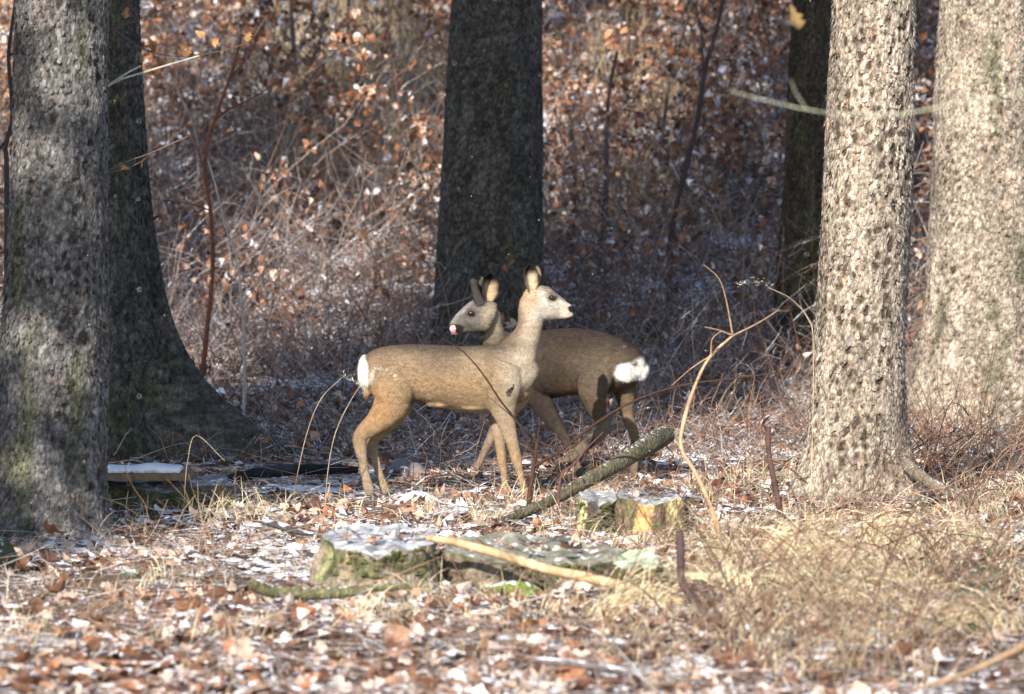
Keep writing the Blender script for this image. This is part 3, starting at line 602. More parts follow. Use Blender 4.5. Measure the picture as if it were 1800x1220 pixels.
# brambles in the lower right: each arching cane is its own thing
def cane(px, py):
    g = g1(px, min(py, 1215)); L = random.uniform(.25, .65); a = random.choice([random.uniform(-.6, .6), random.uniform(2.5, 3.8)])
    t = np.linspace(0, 1, 7); hx = L*t; hz = random.uniform(.12, .36)*4*t*(1.08-t)*random.uniform(.6, 1)
    P = np.stack([g[0]+math.cos(a)*hx, g[1]+math.sin(a)*hx*.5, g[2]-.01+hz], -1)+np.cumsum(RNG.normal(0, .014, (7, 3)), 0); P2, _ = smoothpts(P, np.ones(7), 3); return g, P2
CC = [(.12, .055, .04), (.16, .10, .07), (.09, .065, .055), (.26, .20, .14)]
for px, py, ci, lb in ((1215, 1010, 0, 'dark red bramble cane rising just right of the cut stub'), (1320, 1150, 2, 'dark bramble cane arching low at the bottom right of centre'), (1450, 1090, 1, 'brown bramble cane arching in front of the bright grass patch'), (1560, 960, 0, 'red bramble cane arching before the foot of the left bright trunk'), (1620, 1150, 3, 'tan bramble cane low in the bottom right'), (1690, 900, 1, 'brown bramble cane near the moss cushion and the widest trunk'), (1740, 990, 0, 'red bramble cane behind the dark green leafy plant'), (1770, 1180, 2, 'dark bramble cane in front of the dark green leafy plant')):
    g, P2 = cane(px, py); r = thing('bramble_cane', lb, 'bramble', g, 'bramble canes in the right foreground')
    m = MB(); tube(m, P2, np.linspace(.0045, .0016, len(P2)), CC[ci], 5); m.obj('cane', M_twig, r)
    m = MB(); nb = 4; C = twig_curves(nb, P2[RNG.integers(3, len(P2)-1, nb)], RNG.uniform(.08, .28, nb), 1.2, 4, .06); prisms(m, C, np.full(nb, .0018), np.full(nb, .0008), CC[ci]); m.obj('side_shoots', M_twig, r, smooth=False, kind='stuff')
mb = MB()
for k in range(125):
    px, py = (random.uniform(1160, 1800), random.uniform(950, 1215)) if k < 85 else (random.uniform(1450, 1800), random.uniform(780, 950))
    g, P2 = cane(px, py); c = random.choice(CC); tube(mb, P2, np.linspace(.0028, .0010, len(P2))*random.uniform(.7, 1.2), c, 4)
    C = twig_curves(5, P2[RNG.integers(3, len(P2)-1, 5)], RNG.uniform(.08, .25, 5), 1.2, 4, .06); prisms(mb, C, np.full(5, .0016), np.full(5, .0007), c)
mb.obj('bramble_tangle', M_twig, smooth=False, kind='stuff', label='tangle of thin reddish bramble shoots over the grass at the right', category='brambles')
# fine litter of loose twigs lying about
mb = MB(); n = 6500; x, y = in_ground_zone(n, 13, 28); P = np.stack([x, y, gh(x, y)+.02], -1); a = RNG.uniform(0, 6.28, n)
L = RNG.uniform(.08, .45, n); d = np.stack([np.cos(a), np.sin(a), RNG.normal(.05, .12, n)], -1)
C = P[:, None]+d[:, None]*(np.linspace(0, 1, 5)[None]*L[:, None])[..., None]+RNG.normal(0, .006, (n, 5, 3)); C[..., 2] = np.maximum(C[..., 2], gh(C[..., 0], C[..., 1])+.006)
n_ = n; prisms(mb, C, RNG.uniform(.0015, .004, n), np.full(n, .001), tw[RNG.integers(0, 5, n)]*1.1)
mb.obj('twig_litter', M_twig_f, smooth=False, kind='stuff', label='broken twigs scattered over the fallen leaves', category='twigs')
# right hand weeds: many fine upright stems round the tree feet
mb = MB()
for cx, cy, sx, sy, n, hh in ((1640, 800, 110, 60, 420, .4), (1250, 760, 160, 60, 300, .25), (1450, 1080, 230, 80, 500, .22), (1000, 850, 120, 30, 160, .18), (330, 1000, 60, 30, 60, .25), (150, 1120, 150, 45, 260, .10), (750, 1150, 300, 40, 200, .10), (800, 780, 350, 40, 300, .15)):
    P = ground_px(RNG.normal(cx, sx, n), np.clip(RNG.normal(cy, sy, n), 640, 1230)); C = twig_curves(n, P, RNG.uniform(.3, 1.2, n)*hh*1.5, .7, 5, .03)
    prisms(mb, C, np.full(n, .0022), np.full(n, .0009), np.array([[.20, .12, .08], [.28, .19, .12], [.13, .07, .05]])[RNG.integers(0, 3, n)])
mb.obj('weeds', M_twig, smooth=False, kind='stuff', label='fine dead weed stems around the tree feet', category='weeds')

# ------------------------------------------------------------------ stumps, logs, boards
def log(name, label, cat, pts, D, w, col, colend, mat, part='wood', sides=18, rough=.06, res=5, extra=None, group=None):
    Ds = np.array(D if hasattr(D, '__len__') else [D]*len(pts)); Ds = np.interp(np.linspace(0, 1, len(pts)), np.linspace(0, 1, len(Ds)), Ds)
    P = fr(np.array([q[0] for q in pts]), np.array([q[1] for q in pts]), Ds); r = np.array(w)/F*Ds
    P2, r2 = smoothpts(P, r, res); root = thing(name, label, cat, P[0], group)
    m = MB(); cc = np.asarray(col)*RNG.uniform(.7, 1.3, (len(P2), 1)); tube(m, P2, r2[:, 0], cc, sides, rough=rough, col2=colend); m.obj(part, mat, root)
    return root, P2, r2
LB = (.14, .115, .075)
r_, P2, r2 = log('fallen_log', 'mossy broken log leaning up to the right in front of the rear deer', 'log', [(790, 958), (870, 922), (950, 888), (1020, 852), (1090, 812), (1140, 782), (1170, 764)], [20.4, 21.4], [6, 8.5, 10, 12, 14.5, 17.5, 17], (.095, .085, .055), (.30, .22, .13), M_bark_frost, 'trunk', 20, .07)
for k in range(4):
    m = MB(); e = P2[-1]+np.array([RNG.normal(0, .012), -.01, RNG.normal(.01, .015)]); L = random.uniform(.03, .11)
    tube(m, np.array([e, e+[L*.3, 0, -L*.4], e+[L*.75, 0, -L*.9]]), [.009, .006, .001], (.42, .33, .22), 5); m.obj('splinter', M_wood, r_)
log('fallen_pole', 'long peeled tan pole lying on the big stump, sloping down to the right', 'pole', [(752, 946), (800, 953), (880, 975), (960, 1000), (1040, 1017), (1110, 1035), (1205, 1062)], [17.3, 16.9], [5.5, 7, 8, 8.5, 9, 9, 8], (.44, .31, .18), (.5, .38, .24), M_wood, 'pole', 10, .05)
r_, P2, r2 = log('fallen_branch', 'crooked mossy branch lying left of the big stump', 'branch', [(442, 1026), (470, 1038), (540, 1044), (600, 1042), (660, 1034), (725, 1030)], [16.75, 16.85], [9, 11, 11, 10, 8, 5], (.13, .125, .065), (.2, .15, .1), M_bark_frost, 'branch', 12, .1)
log('dark_log', 'black wet curved log on the snow left of the front deer', 'log', [(385, 846), (420, 838), (470, 830), (520, 826), (570, 825), (628, 826)], [22.8, 23.1], [5, 9, 10, 10, 9, 6], (.012, .013, .018), (.02, .02, .02), M_twig, 'trunk', 12, .05)
log('fallen_branch', 'grey stick with a stub lying in the bottom centre of the leaves', 'branch', [(940, 1160), (1000, 1166), (1050, 1172), (1105, 1182)], [14.45, 14.35], [5, 7, 7, 5], (.14, .12, .12), (.2, .15, .1), M_twig_f, 'branch', 8, .1)
log('fallen_branch', 'short dark stick in the grass left above the big stump', 'branch', [(462, 918), (490, 924), (520, 934), (550, 940)], [18.4, 18.3], [5, 7, 6, 3], (.05, .045, .045), (.1, .08, .07), M_twig_f, 'branch', 8, .12)
log('fallen_pole', 'pale yellowish pole half buried in the dry grass at the right', 'pole', [(1170, 1012), (1300, 1016), (1420, 1020), (1540, 1022), (1660, 1020)], [17.2, 17.2], [7, 9, 9, 9, 7], (.33, .30, .19), (.3, .25, .17), M_wood, 'pole', 10, .08)
log('fallen_branch', 'reddish out of focus branch in the bottom right corner', 'branch', [(1600, 1215), (1680, 1190), (1740, 1165), (1830, 1120)], [14.2, 14.2], [3, 5, 6, 7], (.24, .16, .10), (.3, .2, .1), M_twig, 'branch', 8, .1)
log('fallen_branch', 'snowy root-like branch running right from the bright trunk foot', 'branch', [(1590, 815), (1630, 845), (1680, 870), (1730, 890)], [21.9, 21], [12, 10, 8, 5], (.22, .19, .15), (.3, .2, .1), M_bark_frost, 'branch', 12, .1)
log('fallen_branch', 'thin dark twig lying across the low cut stump', 'branch', [(1085, 868), (1130, 866), (1190, 868), (1235, 876)], [20.1, 20.1], [3, 4, 4, 3], (.2, .2, .22), (.2, .15, .1), M_twig_f, 'branch', 6, .1)

def stump(label, cpx, topy, hw, basey, D, depth, col, top, seed, mat=M_bark_frost, roots=(), yellow=None, tilt=0., name='tree_stump', hgt=None, flare=.35, ty=.02, tufts=True, rug=.022):
    c = fr(cpx, topy, D); rx = hw/F*D; h = c[2]-float(gh(c[0], D))
    root = thing(name, label, 'stump', (c[0], D, float(gh(c[0], D))))
    nth, nz = 96, 26; th = np.linspace(0, 2*np.pi, nth, endpoint=False); t = np.linspace(0, 1, nz)
    T, Tz = np.meshgrid(th, t); z = -.06+(h+.06)*Tz; lob = 0
    for a0, amp, wd in roots:
        d = np.abs((T-a0+np.pi) % (2*np.pi)-np.pi); lob = lob+amp*np.exp(-(d/wd)**2)*((1-Tz)**1.2+.18)
    rad = 1+flare*(1-Tz)**2+lob+(fbm(np.cos(T)*2.2+seed, np.sin(T)*2.2+Tz, seed, 3)-.5)*.34+(fbm(np.cos(T)*5+9+Tz*2, np.sin(T)*5+Tz*3, seed+4, 3)-.5)*.22
    Vx = c[0]+rx*rad*np.cos(T); Vy = D+depth*rad*np.sin(T); Vz = float(gh(c[0], D))+z+Tz*(tilt*np.cos(T)*rx+ty*np.sin(T)+(vn(np.cos(T)*3+5, np.sin(T)*3+5, seed)-.5)*.035*Tz)
    Am = T*rx; Bm = z; v = fbm(Am*34, Bm*22, seed, 4)[..., None]; C = np.array(col)*(.25+1.5*v)
    mo = np.clip((fbm(Am*15, Bm*15, seed+8, 4)[..., None]-.50)*7, 0, .8); C = C*(1-mo)+np.array([.095, .105, .04])*mo*(.5+v)
    if yellow is not None:
        for a0, wd, yc in yellow:
            d = np.abs((T-a0+np.pi) % (2*np.pi)-np.pi)[..., None]; k = np.clip((wd-d+(fbm(Am*20, Bm*16, seed+2, 3)[..., None]-.5)*.5)*9, 0, 1); C = C*(1-k)+np.array(yc)*(.35+1.1*fbm(Am*60, Bm*14, seed, 3)[..., None])*k
    i = np.arange(nz-1)[:, None]*nth; j = np.arange(nth)[None]; j2 = (j+1) % nth
    m = MB(); m.add(np.stack([Vx, Vy, Vz], -1).reshape(-1, 3), np.stack([i+j, i+j2, i+nth+j2, i+nth+j], -1).reshape(-1, 4), C.reshape(-1, 3)); m.obj('bark', mat, root)
    # cut top as concentric rings, slightly uneven
    rings = 14; k = np.linspace(1, 0, rings)[:, None]; cx0, cy0, cz0 = Vx[-1].mean(), Vy[-1].mean(), Vz[-1].mean()
    X_ = cx0+(Vx[-1]-cx0)*k; Y_ = cy0+(Vy[-1]-cy0)*k; Z_ = cz0+(Vz[-1]-cz0)*k**2+(fbm(X_*11, Y_*11, seed, 3)-.5)*rug*(k < .97)-.003*(k < .97)
    i = np.arange(rings-1)[:, None]*nth; Cc = np.array(top)*(.25+1.3*fbm(X_*22, Y_*14, seed+2, 3))[..., None]
    m = MB(); m.add(np.stack([X_, Y_, Z_], -1).reshape(-1, 3), np.stack([i+j, i+j2, i+nth+j2, i+nth+j], -1).reshape(-1, 4), Cc.reshape(-1, 3)); m.obj('cut_top', M_top, root)
    nb = 240; a = RNG.uniform(np.pi*.95, np.pi*2.05, nb); hh = 1-RNG.random(nb)**2*.75; ki = np.clip((hh*(nz-1)).astype(int), 0, nz-1); kj = (a/(2*np.pi)*nth).astype(int) % nth
    Pm = np.stack([Vx, Vy, Vz], -1)[ki, kj]; keep = fbm(Pm[:, 0]*9, Pm[:, 2]*9, seed, 2) > .45; Pm = Pm[keep]
    if len(Pm) and tufts: m = MB(); blobs(m, Pm, RNG.uniform(.006, .016, len(Pm)), (.085, .10, .035), .8); m.obj('moss_tufts', M_moss2, root, kind='stuff')
    return root
FR = (.27, .275, .28)
stump('big old tree stump with snowy flat top and mossy bark in the middle foreground', 668, 946, 96, 1050, 17.45, .25, (.27, .22, .175), (.36, .37, .40), 21, ty=.036, roots=[(PI*1.02, .42, .35), (PI*1.45, .1, .3), (PI*1.8, .2, .3)], yellow=[(PI*1.1, .13, (.24, .235, .12)), (PI*1.32, .06, (.35, .28, .12))], flare=.1)
stump('second lower mossy stump lobe under the right part of the peeled pole', 930, 966, 150, 1060, 17.6, .26, (.18, .145, .11), (.20, .195, .155), 22, ty=.026, rug=.06, roots=[(PI*1.3, .25, .22), (PI*1.98, .3, .3)], flare=.05, tilt=-.05)
stump('rounded mossy stump remnant with frosted moss at the right end of the peeled pole', 1118, 985, 42, 1050, 17.1, .14, (.12, .14, .05), (.36, .42, .30), 25, mat=M_moss, flare=.2)
stump('low freshly cut stump with orange and yellow bare wood on its side', 1146, 868, 60, 945, 20.0, .17, (.16, .11, .08), FR, 23, tufts=False, roots=[(PI*1.1, .1, .3)], yellow=[(PI*1.40, .36, (.66, .38, .16)), (PI*1.74, .34, (.62, .50, .26))], flare=.12)
stump('small dark stump remnant joined left of the freshly cut stump', 1052, 872, 34, 950, 20.1, .13, (.09, .075, .065), FR, 24, flare=.3, yellow=[(PI*1.15, .4, (.50, .44, .24))])
stump('low wide stump with a snow covered top beneath the board at the left', 300, 846, 112, 890, 21.3, .26, (.10, .085, .065), FR, 26, roots=[(PI*1.95, .12, .3)], flare=.02)
mb = MB()
for cx_, top_, hw_, D_, dp in ((668, 946, 90, 17.45, .18), (930, 966, 140, 17.6, .2), (1146, 868, 55, 20.0, .14), (300, 846, 90, 21.3, .2)):
    n = 26; c = fr(cx_, top_, D_); a = RNG.uniform(0, 6.28, n); q = RNG.random(n)**.5; P = np.stack([c[0]+np.cos(a)*q*hw_/F*D_, D_+np.sin(a)*q*dp, c[2]+RNG.uniform(.008, .02, n)], -1)
    leaves(mb, P, RNG.uniform(.03, .06, n), pal(n, [4, 3, 5, 1, 4, 2, 1]), 1, .35, 1.2); C = twig_curves(12, P[:12], RNG.uniform(.05, .16, 12), 3, 4, .1); prisms(mb, C, np.full(12, .002), np.full(12, .001), (.13, .09, .07))
mb.obj('leaf_litter', M_leaf_f, smooth=False, kind='stuff', label='small leaves and twig bits caught on the stump tops', category='leaf litter')
# sawn board lying on the low stump
b0, b1 = fr(150, 833, 21.15), fr(338, 836, 21.15); root = thing('sawn_board', 'sawn board covered with snow lying on the low left stump', 'board', b0)
def slab(m, x0, x1, y0, y1, z0, z1, col, n=26, jz=.0, jy=.0):
    xs_ = np.linspace(x0, x1, n); a = []
    for k, x in enumerate(xs_):
        e = .35 if k in (0, n-1) and jz else 1
        a.append([[x, y0+RNG.normal(0, jy+1e-4), z0], [x, y1, z0], [x, y1, z1-(z1-z0)*(1-e)*.5+(float(vn(x*9+7, .3))-.5)*4*jz], [x, y0+(float(vn(x*12, 5))-.5)*2*jy+.01*(jz > 0), z0+(z1-z0)*e+(float(vn(x*9+7, .3))-.5)*4*jz]])
    V = np.array(a).reshape(-1, 3); f = [[4*k+j, 4*k+(j+1) % 4, 4*k+4+(j+1) % 4, 4*k+4+j] for k in range(n-1) for j in range(4)]+[[3, 2, 1, 0], [4*n-4, 4*n-3, 4*n-2, 4*n-1]]
    m.add(V, f, col)
m = MB(); slab(m, b0[0], b1[0], 21.05, 21.32, b0[2]-.022, b0[2]+.008, (.20, .14, .09), 10, 0, .002); m.obj('board', M_wood, root, smooth=False)
m = MB(); slab(m, b0[0], b1[0]-.05, 21.055, 21.31, b0[2]+.010, b0[2]+.030, (.84, .85, .90), 40, .0065, .007); m.obj('snow_cover', M_snow, root)
# snow mounds
def mound(label, px, py, hw, hpx, dep, D=None, seed=0, col=(.82, .83, .88), name='snow_patch', cat='snow patch', mat=M_snow, dark=False):
    g = g1(px, py) if D is None else np.array([fr(px, py, D)[0], D, float(gh(fr(px, py, D)[0], D))]); rx = hw/F*g[1]; hz = hpx/F*g[1]
    nr, nth = 14, 40; rr = np.linspace(0, 1, nr)[:, None]; th = np.linspace(0, 2*np.pi, nth, endpoint=False)[None]
    irr = 1+(fbm(np.cos(th)*2+seed, np.sin(th)*2, seed, 3)-.5)*.9; X_ = g[0]+rx*rr*irr*np.cos(th); Y_ = g[1]+dep*rr*irr*np.sin(th)
    Z_ = gh(X_, Y_)-.012+(hz+.02)*(1-rr**2)**.8*(.7+.6*fbm(X_*9, Y_*9, seed+1, 3))
    C = np.tile(np.array(col), (nr*nth, 1))
    i = np.arange(nr-1)[:, None]*nth; j = np.arange(nth)[None]; j2 = (j+1) % nth
    m = MB(); m.add(np.stack([X_, Y_, Z_], -1).reshape(-1, 3), np.stack([i+j, i+nth+j, i+nth+j2, i+j2], -1).reshape(-1, 4), C); o = m.obj(name, mat); o['label'] = label; o['category'] = cat
mound('white snow patch at the front deer rear hooves', 738, 890, 46, 16, .14, seed=3)
mound('low stone capped with snow behind the front deer hind legs', 712, 842, 50, 30, .2, seed=4, col=(.16, .15, .15), name='snowy_stone', cat='stone', mat=M_woodf)
mound('thin streak of snow between the black log and the low stump', 520, 862, 130, 4, .25, seed=5)
mound('thin snow streak on the ground left of the front deer', 590, 850, 50, 4, .2, seed=6)
mound('small snow patch between the front deer forelegs and the log', 850, 868, 30, 5, .12, seed=7)
mound('sunlit snow patch in the bottom centre right', 1215, 1165, 60, 6, .28, seed=8)
mound('snow patch beside the stub in the lower right', 1190, 1080, 40, 5, .14, seed=9)
mound('bright snow patch in the grass at the right', 1460, 1068, 40, 5, .12, seed=10)
mound('small snow patch under the mossy branch', 462, 1060, 24, 6, .1, seed=11)
mound('dark green moss cushion by the right trunk foot', 1620, 900, 22, 16, .1, seed=12, col=(.06, .08, .03), name='moss_cushion', cat='moss', mat=M_moss)
mound('frosted green moss cushion in the left foreground', 250, 1008, 45, 9, .2, seed=13, col=(.10, .16, .08), name='moss_cushion', cat='moss', mat=M_moss)
mound('dark green moss cushion at the bottom left', 95, 1172, 40, 9, .16, seed=14, col=(.03, .055, .025), name='moss_cushion', cat='moss', mat=M_moss)
mound('tall mossy green hummock at the foot of the left trunk', -20, 1000, 58, 50, .25, seed=17, col=(.085, .095, .045), name='moss_hummock', cat='moss', mat=M_moss)
mound('green moss cushion on the side of the second stump', 905, 1040, 65, 26, .07, D=17.25, seed=16, col=(.13, .18, .035), name='moss_cushion', cat='moss', mat=M_moss)
# evergreen leaves in the lower right
mb = MB(); P = ground_px(RNG.normal(1730, 50, 260), np.clip(RNG.normal(1060, 45, 260), 960, 1180)); P[:, 2] += RNG.uniform(.01, .12, 260)
leaves(mb, P, RNG.uniform(.02, .04, 260), (.085, .095, .06), 0, .8, .6); g = g1(1730, 1060)
r = thing('evergreen_shrub', 'low dark green leafy plant at the lower right edge', 'shrub', g); mb.obj('leaves', M_leaf, r, smooth=False, kind='stuff')
m = MB(); n = 26; C = twig_curves(n, ground_px(RNG.normal(1730, 40, n), np.clip(RNG.normal(1080, 30, n), 960, 1180)), RNG.uniform(.15, .3, n), .6, 5); prisms(m, C, np.full(n, .003), np.full(n, .001), (.09, .07, .05)); m.obj('stems', M_twig, r, smooth=False, kind='stuff')
# fine falling snow
mb = MB(); n = 420; y = RNG.uniform(12, 28, n); P = np.stack([RNG.uniform(-1, 1, n)*.11*y, y, RNG.uniform(.05, 3.2, n)], -1)
oc = np.array([[1, 0, 0], [-1, 0, 0], [0, 1, 0], [0, -1, 0], [0, 0, 1], [0, 0, -1]])*1.; f = np.array([[0, 2, 4], [2, 1, 4], [1, 3, 4], [3, 0, 4], [2, 0, 5], [1, 2, 5], [3, 1, 5], [0, 3, 5]])
mb.add((P[:, None]+oc[None]*RNG.uniform(.0008, .0022, (n, 1, 1))).reshape(-1, 3), (np.arange(n)[:, None, None]*6+f[None]).reshape(-1, 3), (.9, .93, .95))
mb.obj('falling_snow', M_snow, smooth=False, kind='stuff', label='tiny snow grains drifting through the air', category='snowflakes')

# ------------------------------------------------------------------ deer
def loft(mb, secs, lat, n=28, res=4, sq=2.0):
    """secs rows: px, py, half width px (in the picture plane), half width m (along lat), depth"""
    S = np.array(secs, float); P = fr(S[:, 0], S[:, 1], S[:, 4]); a = S[:, 2]/F*S[:, 4]; b = S[:, 3]
    P2, r2 = smoothpts(P, np.stack([a, b], 1), res); r2 = np.maximum(r2, .003)
    tube(mb, P2, r2, (1, 1, 1), n, ref=lat)
def blob(mb, px, py, D, rx, ry, rz):
    """ellipsoid, radii in m"""
    c = fr(px, py, D); u = np.linspace(0, np.pi, 9)[1:-1]; v = np.linspace(0, 2*np.pi, 14, endpoint=False)
    U, Vv = np.meshgrid(u, v, indexing='ij'); V = np.stack([rx*np.sin(U)*np.cos(Vv), ry*np.sin(U)*np.sin(Vv), rz*np.cos(U)], -1).reshape(-1, 3)
    V = np.concatenate([V, [[0, 0, rz], [0, 0, -rz]]])+c; m = 7; k = 14
    f4 = [[i*k+j, (i+1)*k+j, (i+1)*k+(j+1) % k, i*k+(j+1) % k] for i in range(m-1) for j in range(k)]
    f3 = [[m*k, j, (j+1) % k] for j in range(k)]+[[m*k+1, (m-1)*k+(j+1) % k, (m-1)*k+j] for j in range(k)]
    b = mb.n; mb.add(V, f4, (1, 1, 1)); mb.f.append(np.array(f3)+b)
def remesh(mb, vox=.0055, it=5):
    me = mb.mesh('tmp', M_fur); o = bpy.data.objects.new('tmp', me); COL.objects.link(o)
    m = o.modifiers.new('r', 'REMESH'); m.mode = 'VOXEL'; m.voxel_size = vox; m.adaptivity = 0
    s = o.modifiers.new('s', 'SMOOTH'); s.factor = .5; s.iterations = it
    dg = bpy.context.evaluated_depsgraph_get(); ev = o.evaluated_get(dg); t = ev.to_mesh()
    V = np.zeros(len(t.vertices)*3, np.float32); t.vertices.foreach_get('co', V); V = V.reshape(-1, 3)
    fl = [list(p.vertices) for p in t.polygons]; N = np.zeros(len(t.vertices)*3, np.float32); t.vertices.foreach_get('normal', N)
    ev.to_mesh_clear(); bpy.data.objects.remove(o); bpy.data.meshes.remove(me)
    return V.astype(float), fl, N.reshape(-1, 3).astype(float)
def paint(V, base, spots_):
    """coat pattern plus some painted shading: spots rows px, py, rx, ry, angle, colour, strength, softness"""
    px, py = proj(V); C = np.tile(np.array(base, float), (len(V), 1))
    for (cx, cy, rx, ry, ang, col, st, soft) in spots_:
        a = R(ang); dx, dy = px-cx, py-cy; u = (dx*math.cos(a)+dy*math.sin(a))/rx; v = (-dx*math.sin(a)+dy*math.cos(a))/ry
        d = np.sqrt(u*u+v*v)+(fbm(px*.12, py*.12, int(cx), 2)-.5)*.3; k = np.clip((1+soft-d)/(2*soft), 0, 1); k = (k*k*(3-2*k)*st)[:, None]
        C = C*(1-k)+np.array(col)*k
    return C*(.85+.3*fbm(px*.2, py*.2, 5, 3))[:, None]
def ear(V, fl, C, base, tip, width, D, facing, dback, cin, crim, cback, bend=0.):
    """cupped ear joined to the head mesh; facing: direction the cup opens, as a vector"""
    B = fr(base[0], base[1], D); T = fr(tip[0], tip[1], D+dback); ax = T-B; L = np.linalg.norm(ax); ax = ax/L
    fz = np.array(facing, float); fz = norm(fz-ax*(fz@ax)); sd_ = np.cross(ax, fz)
    n, m = 11, 9; t = np.linspace(0, 1, n); wv = np.interp(t, [0, .12, .35, .6, .8, .93, 1], [.42, .62, .95, 1, .8, .42, .05])*width/2/F*D
    v0 = len(V); pts = []; cols = []
    for layer in (0, 1):
        for i in range(n):
            for s in np.linspace(-1, 1, m):
                cup = (1-s*s)*.75; depth = -cup*wv[i]*(1 if layer == 0 else 1)-layer*.0035
                p = B+ax*(t[i]*L)+sd_*(wv[i]*s)+fz*(depth+wv[i]*.4*(1-t[i])+bend*t[i]**2)
                pts.append(p); e = max(min(1, max(0, (abs(s)-.62)/.25)*(.35 if t[i] < .35 else .9)), min(1, max(0, (t[i]-.55)/.2))); st_ = .5 if s < -.1 and t[i] < .8 else 1  # left inner side drawn darker, as shade inside the cup
                cols.append(np.array(cin)*st_*(1-e)+np.array(crim)*e if layer == 0 else cback*np.ones(3)*(1-max(0, t[i]-.7)*1.8)+np.array(crim)*max(0, t[i]-.7)*1.8)
    K = n*m
    for i in range(n-1):
        for s in range(m-1):
            q = v0+i*m+s; fl.append([q, q+1, q+m+1, q+m]); q += K; fl.append([q, q+m, q+m+1, q+1])
        for e in (0, m-1):
            q = v0+i*m+e; w_ = [q, q+m, q+K+m, q+K]; fl.append(w_ if e == 0 else w_[::-1])
    for s in range(m-1):
        q = v0+(n-1)*m+s; fl.append([q, q+1, q+K+1, q+K])
    return np.concatenate([V, np.array(pts)]), np.concatenate([C, np.array(cols)])
def finish_mesh(name, V, fl, C, mat, parent):
    me = bpy.data.meshes.new(name); me.from_pydata(V.tolist(), [], fl); a = me.color_attributes.new('Col', 'FLOAT_COLOR', 'POINT')
    a.data.foreach_set('color', np.concatenate([C, np.ones((len(C), 1))], 1).astype(np.float32).ravel()); me.polygons.foreach_set('use_smooth', np.full(len(me.polygons), True)); me.materials.append(mat)
    o = bpy.data.objects.new(name, me); COL.objects.link(o); o.parent = parent; o.matrix_parent_inverse = parent.matrix_basis.inverted(); return o
def fur(V, N, C, n, flow, parent, ln=.011, skip=None):
    idx = RNG.integers(0, len(V), n); P = V[idx]+RNG.normal(0, .002, (n, 3)); nn = N[idx]; fv = np.array(flow, float)
    if fv.ndim == 1: fv = np.tile(fv, (n, 1))
    else: fv = fv[idx]
    if skip is not None:
        px, py = proj(P); keep = ~skip(px, py); P, nn, fv, idx = P[keep], nn[keep], fv[keep], idx[keep]; n = len(P)
    fv = fv-nn*(fv*nn).sum(1, keepdims=True); d = norm(norm(fv)*1.0+nn*RNG.uniform(.12, .42, (n, 1))+RNG.normal(0, .16, (n, 3)))
    L = (ln*RNG.uniform(.6, 1.3, n))[:, None]; s = norm(np.cross(d, nn))*.0011
    A = P-nn*.001; tri = np.stack([A-s, A+s, A+d*L], 1).reshape(-1, 3); c = C[idx]*RNG.uniform(.72, 1.3, (n, 1))
    m = MB(); m.add(tri, np.arange(n*3).reshape(-1, 3), np.repeat(c, 3, 0)); return m.obj('fur', M_hair, parent, kind='stuff')
def simple_part(name, parent, mat, col, fn, smooth=True):
    m = MB(); fn(m); m.c = [np.tile(np.array(col, float), (len(v), 1)) for v in m.v]; return m.obj(name, mat, parent, smooth=smooth)
def hoof(parent, px, py, D, dirx, h=15, wpx=8):
    def fn(m):
        b = fr(px, py-h, D); s = 1/F*D
        for sd_ in (-1, 1):
            P = np.array([b+[0, sd_*.006, 0], b+[dirx*3*s, sd_*.007, -h*.45*s], b+[dirx*6*s, sd_*.008, -h*.98*s]])
            tube(m, P, np.array([[wpx*.55*s, .007], [wpx*.8*s, .010], [wpx*s, .010]]), (1, 1, 1), 10, ref=(0, -1, .01))
    simple_part('hoof', parent, M_horn, (.025, .02, .02), fn)

# ---- front deer (profile, facing right)
D1 = 22.0; nl, fa = D1-.07, D1+.07
deer1 = thing('roe_deer', 'light tan roe deer in profile facing right with its head raised', 'deer', (-.3, 22, 0))
mb = MB(); LAT = (0, -1, .001)
loft(mb, [(634, 650, 14, .04, D1), (640, 651, 28, .07, D1), (652, 653, 39, .093, D1), (672, 655, 46, .108, D1), (700, 656, 50, .112, D1), (735, 656, 51, .106, D1), (770, 660, 54, .126, D1), (810, 665, 57, .130, D1), (848, 667, 60, .127, D1), (878, 666, 61, .108, D1), (902, 664, 56, .088, D1), (922, 668, 40, .078, D1), (934, 676, 24, .05, D1)], LAT, 32)
loft(mb, [(885, 668, 40, .085, D1), (902, 640, 42, .078, D1), (913, 615, 33, .056, D1), (925, 592, 25, .045, D1), (932, 570, 22, .041, D1), (934, 550, 23, .043, D1), (936, 530, 22, .042, D1), (938, 518, 15, .035, D1)], LAT)
loft(mb, [(921, 528, 13, .028, D1), (929, 528, 23, .042, D1), (941, 530, 29, .048, D1), (955, 534, 31.5, .049, D1), (968, 538, 26, .044, D1), (981, 542, 20.5, .034, D1), (992, 545.5, 16, .027, D1), (1002, 547, 12, .023, D1), (1009, 548, 8, .018, D1)], LAT)
blob(mb, 970, 521, D1-.036, .022, .014, .013); blob(mb, 970, 521, D1+.036, .022, .014, .013)
